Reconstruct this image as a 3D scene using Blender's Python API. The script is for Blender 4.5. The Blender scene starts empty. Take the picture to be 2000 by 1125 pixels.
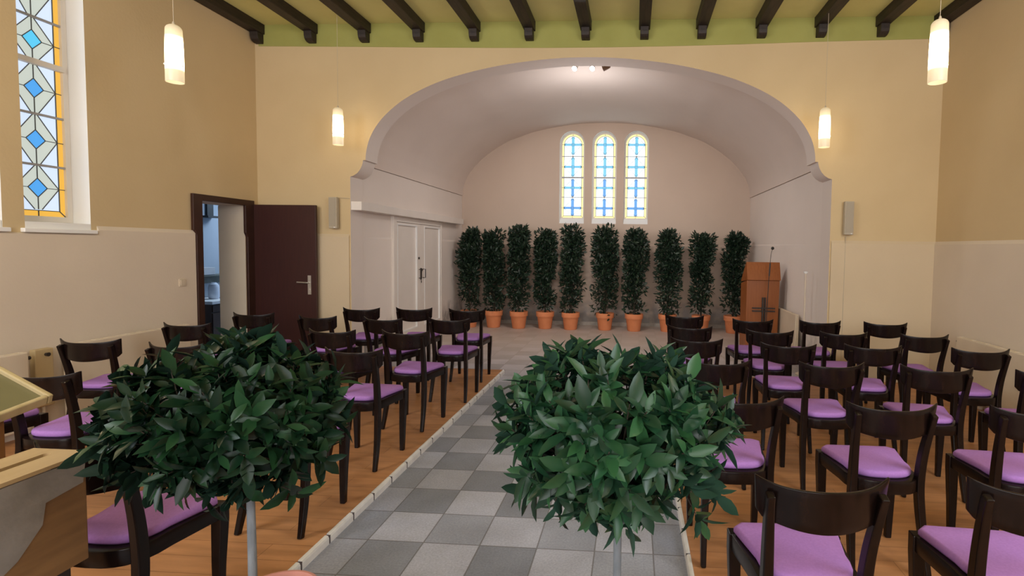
import bpy, bmesh, math, random
from mathutils import Vector, Matrix
from mathutils.geometry import tessellate_polygon
PI = math.pi
SC = bpy.context.scene
COL = SC.collection

# ------------------------------------------------------------------ camera
F, CX, CY, YAW, PITCH, ROLL, CAMH = 1029.793, 1168.136, 537.725, 0.06499, 0.05149, 0.01446, 1.556
def cam_matrix():
    base = Matrix(((1, 0, 0), (0, 0, -1), (0, 1, 0)))
    c, s = math.cos(YAW), math.sin(YAW)
    rz = Matrix(((c, s, 0), (-s, c, 0), (0, 0, 1)))
    c, s = math.cos(PITCH), math.sin(PITCH)
    rx = Matrix(((1, 0, 0), (0, c, -s), (0, s, c)))
    c, s = math.cos(ROLL), math.sin(ROLL)
    rr = Matrix(((c, -s, 0), (s, c, 0), (0, 0, 1)))
    return rr @ rx @ base @ rz
M = cam_matrix()
cd = bpy.data.cameras.new('camera')
cam = bpy.data.objects.new('camera', cd); COL.objects.link(cam)
m = Matrix((M[0], -M[1], -M[2])).transposed().to_4x4()
m.translation = (0, 0, CAMH)
cam.matrix_world = m
cd.sensor_fit = 'HORIZONTAL'; cd.sensor_width = 36.0
cd.lens = F / 2000 * 36
cd.shift_x = -(CX - 1000) / 2000
cd.shift_y = (CY - 562.5) / 2000
cd.clip_start = 0.05
SC.camera = cam

# ------------------------------------------------------------------ materials
def newmat(name):
    mt = bpy.data.materials.new(name); mt.use_nodes = True
    nt = mt.node_tree
    return mt, nt, nt.nodes['Principled BSDF']
def N(nt, t, **kw):
    n = nt.nodes.new(t)
    for k, v in kw.items():
        if k in n.inputs: n.inputs[k].default_value = v
        else: setattr(n, k, v)
    return n
def ramp(nt, stops, interp='LINEAR'):
    n = nt.nodes.new('ShaderNodeValToRGB'); cr = n.color_ramp; cr.interpolation = interp
    while len(cr.elements) < len(stops): cr.elements.new(0.5)
    for e, (p, c) in zip(cr.elements, stops):
        e.position = p; e.color = (c[0], c[1], c[2], 1)
    return n
def noisy(name, c1, c2, scale=4.0, rough=0.6, bump=0.0, bscale=60.0, spec=0.5, stretch=(1, 1, 1), detail=4.0, coat=0.0, metal=0.0):
    mt, nt, b = newmat(name)
    tc = N(nt, 'ShaderNodeTexCoord'); mp = N(nt, 'ShaderNodeMapping')
    mp.inputs['Scale'].default_value = stretch
    nt.links.new(tc.outputs['Object'], mp.inputs['Vector'])
    ns = N(nt, 'ShaderNodeTexNoise', Scale=scale, Detail=detail)
    nt.links.new(mp.outputs[0], ns.inputs['Vector'])
    r = ramp(nt, [(0.3, c1), (0.7, c2)])
    nt.links.new(ns.outputs['Fac'], r.inputs[0])
    nt.links.new(r.outputs[0], b.inputs['Base Color'])
    b.inputs['Roughness'].default_value = rough
    b.inputs['Specular IOR Level'].default_value = spec
    b.inputs['Coat Weight'].default_value = coat
    b.inputs['Metallic'].default_value = metal
    if bump:
        nb = N(nt, 'ShaderNodeTexNoise', Scale=bscale, Detail=3.0)
        nt.links.new(mp.outputs[0], nb.inputs['Vector'])
        bp = N(nt, 'ShaderNodeBump', Strength=bump, Distance=0.01)
        nt.links.new(nb.outputs['Fac'], bp.inputs['Height'])
        nt.links.new(bp.outputs[0], b.inputs['Normal'])
    return mt
def emissive(name, col, strength, glossy=0.5):
    mt, nt, b = newmat(name)
    b.inputs['Base Color'].default_value = (*[c * 0.3 for c in col], 1)
    b.inputs['Emission Color'].default_value = (*col, 1)
    b.inputs['Emission Strength'].default_value = strength
    b.inputs['Roughness'].default_value = glossy
    b.inputs['Specular IOR Level'].default_value = 0.1
    return mt

CREAM = noisy('plaster_cream', (0.575, 0.44, 0.255), (0.615, 0.475, 0.28), 1.5, 0.85, 0.10, 45, 0.25)
LOWER = noisy('plaster_lower', (0.655, 0.56, 0.455), (0.70, 0.60, 0.49), 1.5, 0.8, 0.10, 45, 0.3)
WHITEP = noisy('plaster_white', (0.72, 0.645, 0.60), (0.76, 0.68, 0.635), 1.2, 0.8, 0.08, 40, 0.25)
WHITE = noisy('paint_white', (0.80, 0.80, 0.80), (0.84, 0.83, 0.82), 3, 0.5)
DOORWHITE = noisy('paint_door_white', (0.74, 0.68, 0.63), (0.78, 0.72, 0.67), 3, 0.45)
GREEN = noisy('paint_green', (0.31, 0.305, 0.085), (0.355, 0.35, 0.105), 2.5, 0.75, 0.08, 30, 0.3)
BEAM = noisy('beam_wood', (0.012, 0.008, 0.006), (0.035, 0.022, 0.015), 9, 0.55, 0.2, 40, 0.4, (6, 0.6, 6))
CHAIRW = noisy('chair_wood', (0.005, 0.0028, 0.0024), (0.011, 0.0055, 0.0045), 10, 0.24, 0.0, 60, 0.22, (4, 4, 1))
CUSH = noisy('cushion_fabric', (0.355, 0.175, 0.49), (0.40, 0.20, 0.545), 120, 0.9, 0.15, 500, 0.15)
TERRA = noisy('terracotta', (0.60, 0.205, 0.085), (0.70, 0.26, 0.12), 6, 0.75, 0.1, 60, 0.3)
TERRA2 = noisy('terracotta_pale', (0.56, 0.25, 0.20), (0.62, 0.29, 0.235), 6, 0.7, 0.05, 60, 0.3)
SOIL = noisy('soil', (0.02, 0.013, 0.008), (0.05, 0.03, 0.02), 40, 0.95, 0.5, 80)
DDOOR = noisy('door_brown', (0.036, 0.010, 0.008), (0.048, 0.013, 0.010), 6, 0.42, 0, 60, 0.4, (8, 8, 0.7))
DFRAME = noisy('door_frame_brown', (0.032, 0.011, 0.007), (0.045, 0.016, 0.010), 8, 0.45, 0, 60, 0.4)
STEEL = noisy('brushed_metal', (0.62, 0.60, 0.57), (0.72, 0.70, 0.66), 20, 0.3, metal=0.9)
BLACK = noisy('black_plastic', (0.01, 0.01, 0.01), (0.02, 0.02, 0.02), 20, 0.4)
IRON = noisy('dark_iron', (0.025, 0.02, 0.017), (0.045, 0.035, 0.03), 20, 0.5, metal=0.3)
LECT = noisy('lectern_wood', (0.235, 0.068, 0.014), (0.285, 0.088, 0.021), 5, 0.4, 0, 60, 0.4, (9, 9, 0.6))
BOXW = noisy('box_wood', (0.17, 0.085, 0.03), (0.24, 0.125, 0.045), 5, 0.4, 0, 60, 0.4, (6, 0.8, 6))
BOXTOP = noisy('box_top_wood', (0.42, 0.28, 0.135), (0.48, 0.33, 0.165), 5, 0.4, 0, 60, 0.4, (6, 0.8, 6))
RIMW = noisy('pale_wood', (0.40, 0.31, 0.16), (0.47, 0.37, 0.205), 5, 0.4, 0, 60, 0.4, (6, 6, 1))
OLIVE = noisy('olive_panel', (0.13, 0.115, 0.055), (0.17, 0.15, 0.075), 3, 0.35)
GREYPLATE = noisy('grey_plate', (0.20, 0.175, 0.15), (0.27, 0.24, 0.21), 14, 0.55, 0.1, 60)
DARKST = noisy('dark_stand', (0.012, 0.007, 0.005), (0.022, 0.012, 0.009), 8, 0.4)
SPEAK = noisy('speaker_grey', (0.43, 0.37, 0.28), (0.48, 0.415, 0.315), 30, 0.6)
RADI = noisy('radiator_enamel', (0.62, 0.52, 0.40), (0.66, 0.56, 0.435), 4, 0.45)
BRASSW = noisy('ochre_board', (0.46, 0.345, 0.18), (0.52, 0.39, 0.21), 6, 0.5)
BARK = noisy('bark_grey', (0.13, 0.15, 0.17), (0.22, 0.245, 0.27), 25, 0.8, 0.4, 60, 0.3, (1, 1, 0.4))
BARKD = noisy('bark_dark', (0.03, 0.022, 0.015), (0.06, 0.045, 0.03), 25, 0.85, 0.3, 60)
CURB = noisy('edging_white', (0.60, 0.58, 0.57), (0.72, 0.70, 0.69), 14, 0.55, 0.15, 50)
JOINT = noisy('edging_joint', (0.05, 0.035, 0.04), (0.08, 0.06, 0.06), 20, 0.8)
CORD = noisy('cord_pale', (0.45, 0.38, 0.28), (0.5, 0.42, 0.31), 20, 0.6)
BLUEW = noisy('paint_bluegrey', (0.33, 0.38, 0.45), (0.37, 0.42, 0.49), 2, 0.8)
CABBR = noisy('cabinet_brown', (0.06, 0.032, 0.022), (0.09, 0.048, 0.032), 7, 0.5)
GREYOBJ = noisy('grey_green', (0.14, 0.15, 0.13), (0.19, 0.2, 0.18), 8, 0.6)
LEAD = noisy('lead_came', (0.07, 0.075, 0.075), (0.10, 0.105, 0.105), 30, 0.5)
FRAMEB = noisy('window_frame_paint', (0.70, 0.655, 0.59), (0.74, 0.69, 0.625), 5, 0.5)
FRAMEG = noisy('window_bar_grey', (0.33, 0.33, 0.34), (0.38, 0.38, 0.39), 5, 0.5)
POLE = noisy('pole_tan', (0.55, 0.46, 0.36), (0.6, 0.5, 0.4), 10, 0.5)

# stained glass lit by the daylight outside
GL_WHITE = emissive('glass_clear_white', (0.84, 0.96, 1.0), 1.9)
GL_YEL = emissive('glass_pale_yellow', (1.0, 0.86, 0.42), 1.0)
GL_CYAN = emissive('glass_cyan', (0.28, 0.72, 1.0), 1.0)
GL_BLUE = emissive('glass_blue2', (0.20, 0.48, 1.0), 0.95)
GL_LITE = emissive('glass_ice', (0.66, 0.78, 0.95), 0.95)
GL_KITE = emissive('glass_greenish', (0.62, 0.68, 0.62), 0.85)
GL_GOLD = emissive('glass_gold', (0.90, 0.50, 0.08), 0.85)
GL_DIA = emissive('glass_diamond', (0.10, 0.42, 0.95), 0.85)
GL_DIA2 = emissive('glass_diamond_cyan', (0.12, 0.62, 0.95), 0.9)

def tile_mat():
    mt, nt, b = newmat('checker_tiles')
    tc = N(nt, 'ShaderNodeTexCoord')
    mp = N(nt, 'ShaderNodeMapping'); mp.inputs['Location'].default_value = (1.669 + 30, -2.627 + 30, 0)
    nt.links.new(tc.outputs['Object'], mp.inputs['Vector'])
    sc = N(nt, 'ShaderNodeVectorMath', operation='SCALE'); sc.inputs['Scale'].default_value = 1 / 0.3
    nt.links.new(mp.outputs[0], sc.inputs[0])
    fl = N(nt, 'ShaderNodeVectorMath', operation='FLOOR'); nt.links.new(sc.outputs[0], fl.inputs[0])
    fr = N(nt, 'ShaderNodeVectorMath', operation='FRACTION'); nt.links.new(sc.outputs[0], fr.inputs[0])
    sx = N(nt, 'ShaderNodeSeparateXYZ'); nt.links.new(fl.outputs[0], sx.inputs[0])
    ad = N(nt, 'ShaderNodeMath', operation='ADD'); nt.links.new(sx.outputs[0], ad.inputs[0]); nt.links.new(sx.outputs[1], ad.inputs[1])
    md = N(nt, 'ShaderNodeMath', operation='MODULO'); nt.links.new(ad.outputs[0], md.inputs[0]); md.inputs[1].default_value = 2.0
    wn = N(nt, 'ShaderNodeTexWhiteNoise', noise_dimensions='2D'); nt.links.new(fl.outputs[0], wn.inputs['Vector'])
    dark = ramp(nt, [(0, (0.195, 0.21, 0.26)), (1, (0.325, 0.345, 0.425))]); nt.links.new(wn.outputs['Value'], dark.inputs[0])
    light = ramp(nt, [(0, (0.295, 0.31, 0.385)), (1, (0.41, 0.425, 0.52))]); nt.links.new(wn.outputs['Value'], light.inputs[0])
    mx = N(nt, 'ShaderNodeMix', data_type='RGBA'); nt.links.new(md.outputs[0], mx.inputs[0])
    nt.links.new(dark.outputs[0], mx.inputs[6]); nt.links.new(light.outputs[0], mx.inputs[7])
    ns = N(nt, 'ShaderNodeTexNoise', Scale=90.0, Detail=5.0, Roughness=0.7); nt.links.new(tc.outputs['Object'], ns.inputs['Vector'])
    r2 = ramp(nt, [(0.3, (0.72, 0.72, 0.72)), (0.7, (1.22, 1.2, 1.18))]); nt.links.new(ns.outputs['Fac'], r2.inputs[0])
    n3 = N(nt, 'ShaderNodeTexNoise', Scale=3.0, Detail=3.0); nt.links.new(tc.outputs['Object'], n3.inputs['Vector'])
    r3 = ramp(nt, [(0.3, (0.85, 0.84, 0.82)), (0.7, (1.1, 1.1, 1.1))]); nt.links.new(n3.outputs['Fac'], r3.inputs[0])
    m1 = N(nt, 'ShaderNodeMix', data_type='RGBA', blend_type='MULTIPLY'); m1.inputs[0].default_value = 0.8
    nt.links.new(mx.outputs[2], m1.inputs[6]); nt.links.new(r2.outputs[0], m1.inputs[7])
    m2 = N(nt, 'ShaderNodeMix', data_type='RGBA', blend_type='MULTIPLY'); m2.inputs[0].default_value = 1
    nt.links.new(m1.outputs[2], m2.inputs[6]); nt.links.new(r3.outputs[0], m2.inputs[7])
    # grout
    sf = N(nt, 'ShaderNodeSeparateXYZ'); nt.links.new(fr.outputs[0], sf.inputs[0])
    def edge(o):
        a = N(nt, 'ShaderNodeMath', operation='SUBTRACT'); nt.links.new(o, a.inputs[0]); a.inputs[1].default_value = 0.5
        c = N(nt, 'ShaderNodeMath', operation='ABSOLUTE'); nt.links.new(a.outputs[0], c.inputs[0])
        g = N(nt, 'ShaderNodeMath', operation='GREATER_THAN'); nt.links.new(c.outputs[0], g.inputs[0]); g.inputs[1].default_value = 0.488
        return g
    ex, ey = edge(sf.outputs[0]), edge(sf.outputs[1])
    mxx = N(nt, 'ShaderNodeMath', operation='MAXIMUM'); nt.links.new(ex.outputs[0], mxx.inputs[0]); nt.links.new(ey.outputs[0], mxx.inputs[1])
    mm = N(nt, 'ShaderNodeMath', operation='MULTIPLY'); nt.links.new(mxx.outputs[0], mm.inputs[0]); mm.inputs[1].default_value = 0.7
    m3 = N(nt, 'ShaderNodeMix', data_type='RGBA'); nt.links.new(mm.outputs[0], m3.inputs[0])
    nt.links.new(m2.outputs[2], m3.inputs[6]); m3.inputs[7].default_value = (0.09, 0.082, 0.078, 1)
    # tiles turn paler, warmer and lower in contrast towards the chancel
    so = N(nt, 'ShaderNodeSeparateXYZ'); nt.links.new(tc.outputs['Object'], so.inputs[0])
    mr = N(nt, 'ShaderNodeMapRange'); nt.links.new(so.outputs[1], mr.inputs[0])
    mr.inputs[1].default_value = 5.6; mr.inputs[2].default_value = 8.6
    m4 = N(nt, 'ShaderNodeMix', data_type='RGBA'); nt.links.new(mr.outputs[0], m4.inputs[0])
    nt.links.new(m3.outputs[2], m4.inputs[6])
    wm = N(nt, 'ShaderNodeMix', data_type='RGBA'); wm.inputs[0].default_value = 0.72
    nt.links.new(m3.outputs[2], wm.inputs[6]); wm.inputs[7].default_value = (0.60, 0.47, 0.38, 1)
    nt.links.new(wm.outputs[2], m4.inputs[7])
    nt.links.new(m4.outputs[2], b.inputs['Base Color'])
    b.inputs['Roughness'].default_value = 0.5
    bp = N(nt, 'ShaderNodeBump', Strength=0.15, Distance=0.005); nt.links.new(ns.outputs['Fac'], bp.inputs['Height'])
    nt.links.new(bp.outputs[0], b.inputs['Normal'])
    return mt
TILE = tile_mat()

def wood_floor():
    mt, nt, b = newmat('wood_floor')
    tc = N(nt, 'ShaderNodeTexCoord')
    br = N(nt, 'ShaderNodeTexBrick', offset=0.37)
    br.inputs['Scale'].default_value = 1.0; br.inputs['Mortar Size'].default_value = 0.002
    br.inputs['Brick Width'].default_value = 1.3; br.inputs['Row Height'].default_value = 0.13
    br.inputs['Color1'].default_value = (0.43, 0.20, 0.085, 1); br.inputs['Color2'].default_value = (0.48, 0.23, 0.10, 1)
    br.inputs['Mortar'].default_value = (0.25, 0.105, 0.04, 1); br.inputs['Mortar Smooth'].default_value = 0.4
    nt.links.new(tc.outputs['Object'], br.inputs['Vector'])
    mp = N(nt, 'ShaderNodeMapping'); mp.inputs['Scale'].default_value = (1.5, 9, 1)
    nt.links.new(tc.outputs['Object'], mp.inputs['Vector'])
    ns = N(nt, 'ShaderNodeTexNoise', Scale=2.2, Detail=6.0); nt.links.new(mp.outputs[0], ns.inputs['Vector'])
    r = ramp(nt, [(0.25, (0.74, 0.72, 0.68)), (0.75, (1.16, 1.16, 1.16))]); nt.links.new(ns.outputs['Fac'], r.inputs[0])
    n2 = N(nt, 'ShaderNodeTexNoise', Scale=1.3, Detail=2.0); nt.links.new(tc.outputs['Object'], n2.inputs['Vector'])
    r2 = ramp(nt, [(0.3, (0.82, 0.8, 0.77)), (0.7, (1.12, 1.12, 1.12))]); nt.links.new(n2.outputs['Fac'], r2.inputs[0])
    mx = N(nt, 'ShaderNodeMix', data_type='RGBA', blend_type='MULTIPLY'); mx.inputs[0].default_value = 1
    nt.links.new(br.outputs['Color'], mx.inputs[6]); nt.links.new(r.outputs[0], mx.inputs[7])
    my = N(nt, 'ShaderNodeMix', data_type='RGBA', blend_type='MULTIPLY'); my.inputs[0].default_value = 1
    nt.links.new(mx.outputs[2], my.inputs[6]); nt.links.new(r2.outputs[0], my.inputs[7])
    nt.links.new(my.outputs[2], b.inputs['Base Color'])
    b.inputs['Roughness'].default_value = 0.42
    return mt
WOODF = wood_floor()

def stained_plaster(ca, cb):   # chancel plaster, damp and peeling near the floor
    mt, nt, b = newmat('plaster_white_stained')
    tc = N(nt, 'ShaderNodeTexCoord')
    ns = N(nt, 'ShaderNodeTexNoise', Scale=7.0, Detail=6.0); nt.links.new(tc.outputs['Object'], ns.inputs['Vector'])
    so = N(nt, 'ShaderNodeSeparateXYZ'); nt.links.new(tc.outputs['Object'], so.inputs[0])
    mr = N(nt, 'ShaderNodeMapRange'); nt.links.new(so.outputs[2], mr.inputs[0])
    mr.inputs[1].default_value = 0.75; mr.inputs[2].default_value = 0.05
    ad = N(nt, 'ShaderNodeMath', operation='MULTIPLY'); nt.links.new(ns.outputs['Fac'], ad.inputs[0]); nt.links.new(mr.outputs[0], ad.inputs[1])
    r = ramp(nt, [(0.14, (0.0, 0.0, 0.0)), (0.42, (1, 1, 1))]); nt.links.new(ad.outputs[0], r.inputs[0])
    n2 = N(nt, 'ShaderNodeTexNoise', Scale=1.2, Detail=3.0); nt.links.new(tc.outputs['Object'], n2.inputs['Vector'])
    rc = ramp(nt, [(0.3, ca), (0.7, cb)]); nt.links.new(n2.outputs['Fac'], rc.inputs[0])
    mx = N(nt, 'ShaderNodeMix', data_type='RGBA'); nt.links.new(r.outputs[0], mx.inputs[0])
    nt.links.new(rc.outputs[0], mx.inputs[6]); mx.inputs[7].default_value = (0.30, 0.275, 0.26, 1)
    nt.links.new(mx.outputs[2], b.inputs['Base Color'])
    b.inputs['Roughness'].default_value = 0.8
    nb = N(nt, 'ShaderNodeTexNoise', Scale=40.0, Detail=3.0); nt.links.new(tc.outputs['Object'], nb.inputs['Vector'])
    bp = N(nt, 'ShaderNodeBump', Strength=0.1, Distance=0.01); nt.links.new(nb.outputs['Fac'], bp.inputs['Height'])
    nt.links.new(bp.outputs[0], b.inputs['Normal'])
    return mt
STAIN = stained_plaster((0.74, 0.665, 0.615), (0.78, 0.70, 0.65))
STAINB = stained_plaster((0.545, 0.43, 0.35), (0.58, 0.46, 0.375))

def leaf_mat(name, c1, c2, c3, back, rough=0.35, spec=0.5):
    mt, nt, b = newmat(name)
    g = N(nt, 'ShaderNodeNewGeometry')
    r = ramp(nt, [(0.0, c1), (0.6, c2), (1.0, c3)]); nt.links.new(g.outputs['Random Per Island'], r.inputs[0])
    mx = N(nt, 'ShaderNodeMix', data_type='RGBA'); nt.links.new(g.outputs['Backfacing'], mx.inputs[0])
    nt.links.new(r.outputs[0], mx.inputs[6]); mx.inputs[7].default_value = (*back, 1)
    nt.links.new(mx.outputs[2], b.inputs['Base Color'])
    b.inputs['Roughness'].default_value = rough
    b.inputs['Specular IOR Level'].default_value = spec
    return mt
LEAF = leaf_mat('laurel_leaf', (0.007, 0.029, 0.014), (0.013, 0.054, 0.024), (0.025, 0.092, 0.034), (0.028, 0.068, 0.046), 0.36, 0.32)
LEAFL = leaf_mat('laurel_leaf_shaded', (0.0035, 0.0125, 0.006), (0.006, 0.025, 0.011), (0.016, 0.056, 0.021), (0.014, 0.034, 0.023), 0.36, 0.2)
LEAFD = leaf_mat('laurel_leaf_dark', (0.006, 0.018, 0.010), (0.010, 0.027, 0.014), (0.022, 0.05, 0.024), (0.02, 0.038, 0.022), 0.45)

def shade_mat():         # opal glass glowing from the bulb inside
    mt, nt, b = newmat('opal_glass')
    tc = N(nt, 'ShaderNodeTexCoord'); so = N(nt, 'ShaderNodeSeparateXYZ'); nt.links.new(tc.outputs['Object'], so.inputs[0])
    mr = N(nt, 'ShaderNodeMapRange'); nt.links.new(so.outputs[2], mr.inputs[0]); mr.inputs[1].default_value = -0.43; mr.inputs[2].default_value = 0.0
    r = ramp(nt, [(0.0, (0.055, 0.042, 0.024)), (0.2, (0.075, 0.057, 0.032)), (0.36, (1.0, 0.76, 0.42)), (0.66, (1.0, 0.76, 0.42)), (0.8, (0.09, 0.068, 0.036)), (0.93, (0.05, 0.038, 0.020)), (1.0, (0.04, 0.03, 0.016))])
    nt.links.new(mr.outputs[0], r.inputs[0])
    nt.links.new(r.outputs[0], b.inputs['Emission Color']); b.inputs['Emission Strength'].default_value = 11.5
    b.inputs['Base Color'].default_value = (0.30, 0.28, 0.25, 1); b.inputs['Roughness'].default_value = 0.3
    return mt
OPAL = shade_mat()
BULB = emissive('spot_lens', (1.0, 0.95, 0.85), 30)

# ------------------------------------------------------------------ mesh builder
class MB:
    def __init__(s): s.v = []; s.f = []; s.m = []
    def add(s, vs, fs, mi=0):
        b = len(s.v); s.v += [tuple(p) for p in vs]
        s.f += [tuple(b + i for i in f) for f in fs]; s.m += [mi] * len(fs); return s
    def box(s, lo, hi, mi=0):
        x0, y0, z0 = lo; x1, y1, z1 = hi
        vs = [(x0, y0, z0), (x1, y0, z0), (x1, y1, z0), (x0, y1, z0), (x0, y0, z1), (x1, y0, z1), (x1, y1, z1), (x0, y1, z1)]
        return s.add(vs, [(0, 3, 2, 1), (4, 5, 6, 7), (0, 1, 5, 4), (1, 2, 6, 5), (2, 3, 7, 6), (3, 0, 4, 7)], mi)
    def tube(s, pts, radii, n=8, mi=0, square=False, sx=1.0, sy=1.0, up=None):
        pts = [Vector(p) for p in pts]
        if not isinstance(radii, (list, tuple)): radii = [radii] * len(pts)
        rings = []
        for i, p in enumerate(pts):
            t = (pts[min(i + 1, len(pts) - 1)] - pts[max(i - 1, 0)]).normalized()
            u = Vector(up) if up else (Vector((1, 0, 0)) if abs(t.x) < 0.9 else Vector((0, 1, 0)))
            a = (u - t * u.dot(t)).normalized(); b = t.cross(a)
            ring = []
            if square:
                for q in ((-1, -1), (1, -1), (1, 1), (-1, 1)): ring.append(p + a * q[0] * radii[i] * sx + b * q[1] * radii[i] * sy)
            else:
                for k in range(n):
                    an = 2 * PI * k / n; ring.append(p + a * math.cos(an) * radii[i] * sx + b * math.sin(an) * radii[i] * sy)
            rings.append(ring)
        k = len(rings[0]); vs = [v for r in rings for v in r]; fs = []
        for i in range(len(rings) - 1):
            for j in range(k): fs.append((i * k + j, i * k + (j + 1) % k, (i + 1) * k + (j + 1) % k, (i + 1) * k + j))
        fs.append(tuple(range(k - 1, -1, -1))); fs.append(tuple((len(rings) - 1) * k + j for j in range(k)))
        return s.add(vs, fs, mi)
    def lathe(s, prof, n=24, c=(0, 0, 0), mi=0, caps=True):
        vs = []; fs = []
        for r, z in prof:
            for k in range(n):
                a = 2 * PI * k / n; vs.append((c[0] + r * math.cos(a), c[1] + r * math.sin(a), c[2] + z))
        for i in range(len(prof) - 1):
            for k in range(n): fs.append((i * n + k, i * n + (k + 1) % n, (i + 1) * n + (k + 1) % n, (i + 1) * n + k))
        if caps:
            fs.append(tuple(range(n - 1, -1, -1))); fs.append(tuple((len(prof) - 1) * n + k for k in range(n)))
        return s.add(vs, fs, mi)
    def slab(s, loops, fn, t0, t1, mi=0, mside=None, holeside=None, back=True):
        """loops: outer + holes of (a,b); fn(a,b,t) -> xyz"""
        tri = tessellate_polygon([[Vector((a, b, 0)) for a, b in lp] for lp in loops])
        flat = [p for lp in loops for p in lp]; n = len(flat)
        vs = [fn(a, b, t0) for a, b in flat] + [fn(a, b, t1) for a, b in flat]
        s.add(vs, [tuple(t) for t in tri], mi)
        b0 = len(s.v) - 2 * n
        if back:
            s.f += [tuple(b0 + n + i for i in reversed(t)) for t in tri]; s.m += [mi] * len(tri)
        o = 0
        for li, lp in enumerate(loops):
            k = len(lp)
            for j in range(k):
                s.f.append((b0 + o + j, b0 + o + (j + 1) % k, b0 + n + o + (j + 1) % k, b0 + n + o + j))
                s.m.append((mi if mside is None else mside) if li == 0 else (mi if holeside is None else holeside))
            o += k
        return s
    def build(s, name, mats, parent=None, smooth=False, bevel=0.0, seg=2, loc=None, recalc=True, angle=35):
        me = bpy.data.meshes.new(name)
        me.from_pydata(s.v, [], s.f)
        if not isinstance(mats, (list, tuple)): mats = [mats]
        for mt in mats: me.materials.append(mt)
        me.polygons.foreach_set('material_index', s.m)
        if recalc or bevel:
            bm = bmesh.new(); bm.from_mesh(me)
            if recalc: bmesh.ops.recalc_face_normals(bm, faces=bm.faces)
            if bevel:
                es = [e for e in bm.edges if len(e.link_faces) == 2 and e.calc_face_angle(0) > math.radians(30)]
                bmesh.ops.bevel(bm, geom=es, offset=bevel, segments=seg, profile=0.5, affect='EDGES', clamp_overlap=True)
            bm.to_mesh(me); bm.free()
        if smooth:
            me.polygons.foreach_set('use_smooth', [True] * len(me.polygons))
            me.set_sharp_from_angle(angle=math.radians(angle))
        ob = bpy.data.objects.new(name, me); COL.objects.link(ob)
        if parent: ob.parent = parent
        if loc: ob.location = loc
        return ob

def tag(o, label, cat=None, group=None, kind=None):
    if label: o['label'] = label
    if cat: o['category'] = cat
    if group: o['group'] = group
    if kind: o['kind'] = kind
    return o
def empty(name, loc=(0, 0, 0), rz=0.0):
    o = bpy.data.objects.new(name, None); COL.objects.link(o)
    o.location = loc; o.rotation_euler = (0, 0, rz); o.empty_display_size = 0.1
    return o
def copy_tree(o, parent=None):
    c = o.copy(); COL.objects.link(c)
    if parent: c.parent = parent
    for ch in list(o.children): copy_tree(ch, c)
    return c
def catmull(pts, per=6):
    out = []
    P = [pts[0]] + list(pts) + [pts[-1]]
    for i in range(1, len(P) - 2):
        for k in range(per):
            t = k / per; p0, p1, p2, p3 = P[i - 1], P[i], P[i + 1], P[i + 2]
            out.append(tuple(0.5 * (2 * p1[d] + (p2[d] - p0[d]) * t + (2 * p0[d] - 5 * p1[d] + 4 * p2[d] - p3[d]) * t * t + (3 * p1[d] - p0[d] - 3 * p2[d] + p3[d]) * t ** 3) for d in range(len(p1))))
    out.append(tuple(pts[-1])); return out

# ------------------------------------------------------------------ room dimensions
XL, XR, YF, YB, YREAR = -4.661, 3.463, 6.30, 10.60, -4.5
NL, NR, XC = -3.49, 2.29, -0.60
CEIL, RAIL, PLAT = 4.215, 1.66, 0.045
AL, AR = -1.546, 0.290

# floor
b = MB(); b.box((XL - 0.3, YREAR, -0.1), (XR + 0.3, YB + 0.2, 0.0)); 
tag(b.build('floor', TILE), 'grey chequered stone tile floor of the aisle and chancel', 'floor', kind='structure')
b = MB(); b.box((XL, YREAR, 0.0), (AL - 0.022, 6.33, PLAT))
tag(b.build('floor_left', WOODF), 'orange-brown boarded floor under the left block of chairs', 'floor', kind='structure')
b = MB(); b.box((AR + 0.022, YREAR, 0.0), (XR, 6.33, PLAT))
tag(b.build('floor_right', WOODF), 'orange-brown boarded floor under the right block of chairs', 'floor', kind='structure')
def curb(x0, x1, name, label):
    mb = MB(); y = 2.345 - 0.236 * 20; L = 0.236
    while y < 6.25:
        y1 = min(y + L - 0.014, 6.33)
        lo, hi = min(x0, x1), max(x0, x1)
        # rounded nose towards the aisle (x0 = aisle side)
        d = 1 if x1 > x0 else -1
        prof = [(x0, 0), (x0, PLAT - 0.012), (x0 + d * 0.004, PLAT - 0.002), (x0 + d * 0.012, PLAT + 0.002), (x1, PLAT + 0.002), (x1, 0)]
        n = len(prof); vs = [(px, y, pz) for px, pz in prof] + [(px, y1, pz) for px, pz in prof]
        fs = [(i, (i + 1) % n, n + (i + 1) % n, n + i) for i in range(n)] + [tuple(range(n)), tuple(range(2 * n - 1, n - 1, -1))]
        mb.add(vs, fs, 0)
        mb.box((lo + (0.0015 if d < 0 else 0.0015), y1 - 0.001, 0), (hi - 0.0015, y1 + 0.015, PLAT - 0.003), 1)
        y += L
    tag(mb.build(name, [CURB, JOINT]), label, 'edging', kind='structure')
curb(AL, AL - 0.022, 'trim_1', 'worn white edging bricks along the left side of the aisle')
curb(AR, AR + 0.022, 'trim_2', 'worn white edging bricks along the right side of the aisle')

# ceiling and rear
b = MB(); b.box((XL - 0.4, YREAR, CEIL), (XR + 0.4, YF + 0.3, CEIL + 0.1))
GREENC = noisy('paint_green_ceiling', (0.63, 0.60, 0.255), (0.69, 0.66, 0.29), 2.5, 0.75, 0.08, 30, 0.3)
tag(b.build('ceiling', GREENC), 'olive green painted ceiling between dark beams', 'ceiling', kind='structure')
b = MB(); b.box((XL - 0.4, YREAR - 0.2, 0), (XR + 0.4, YREAR, CEIL))
tag(b.build('wall_rear', CREAM), 'cream plaster rear wall behind the camera', 'wall', kind='structure')

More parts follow.
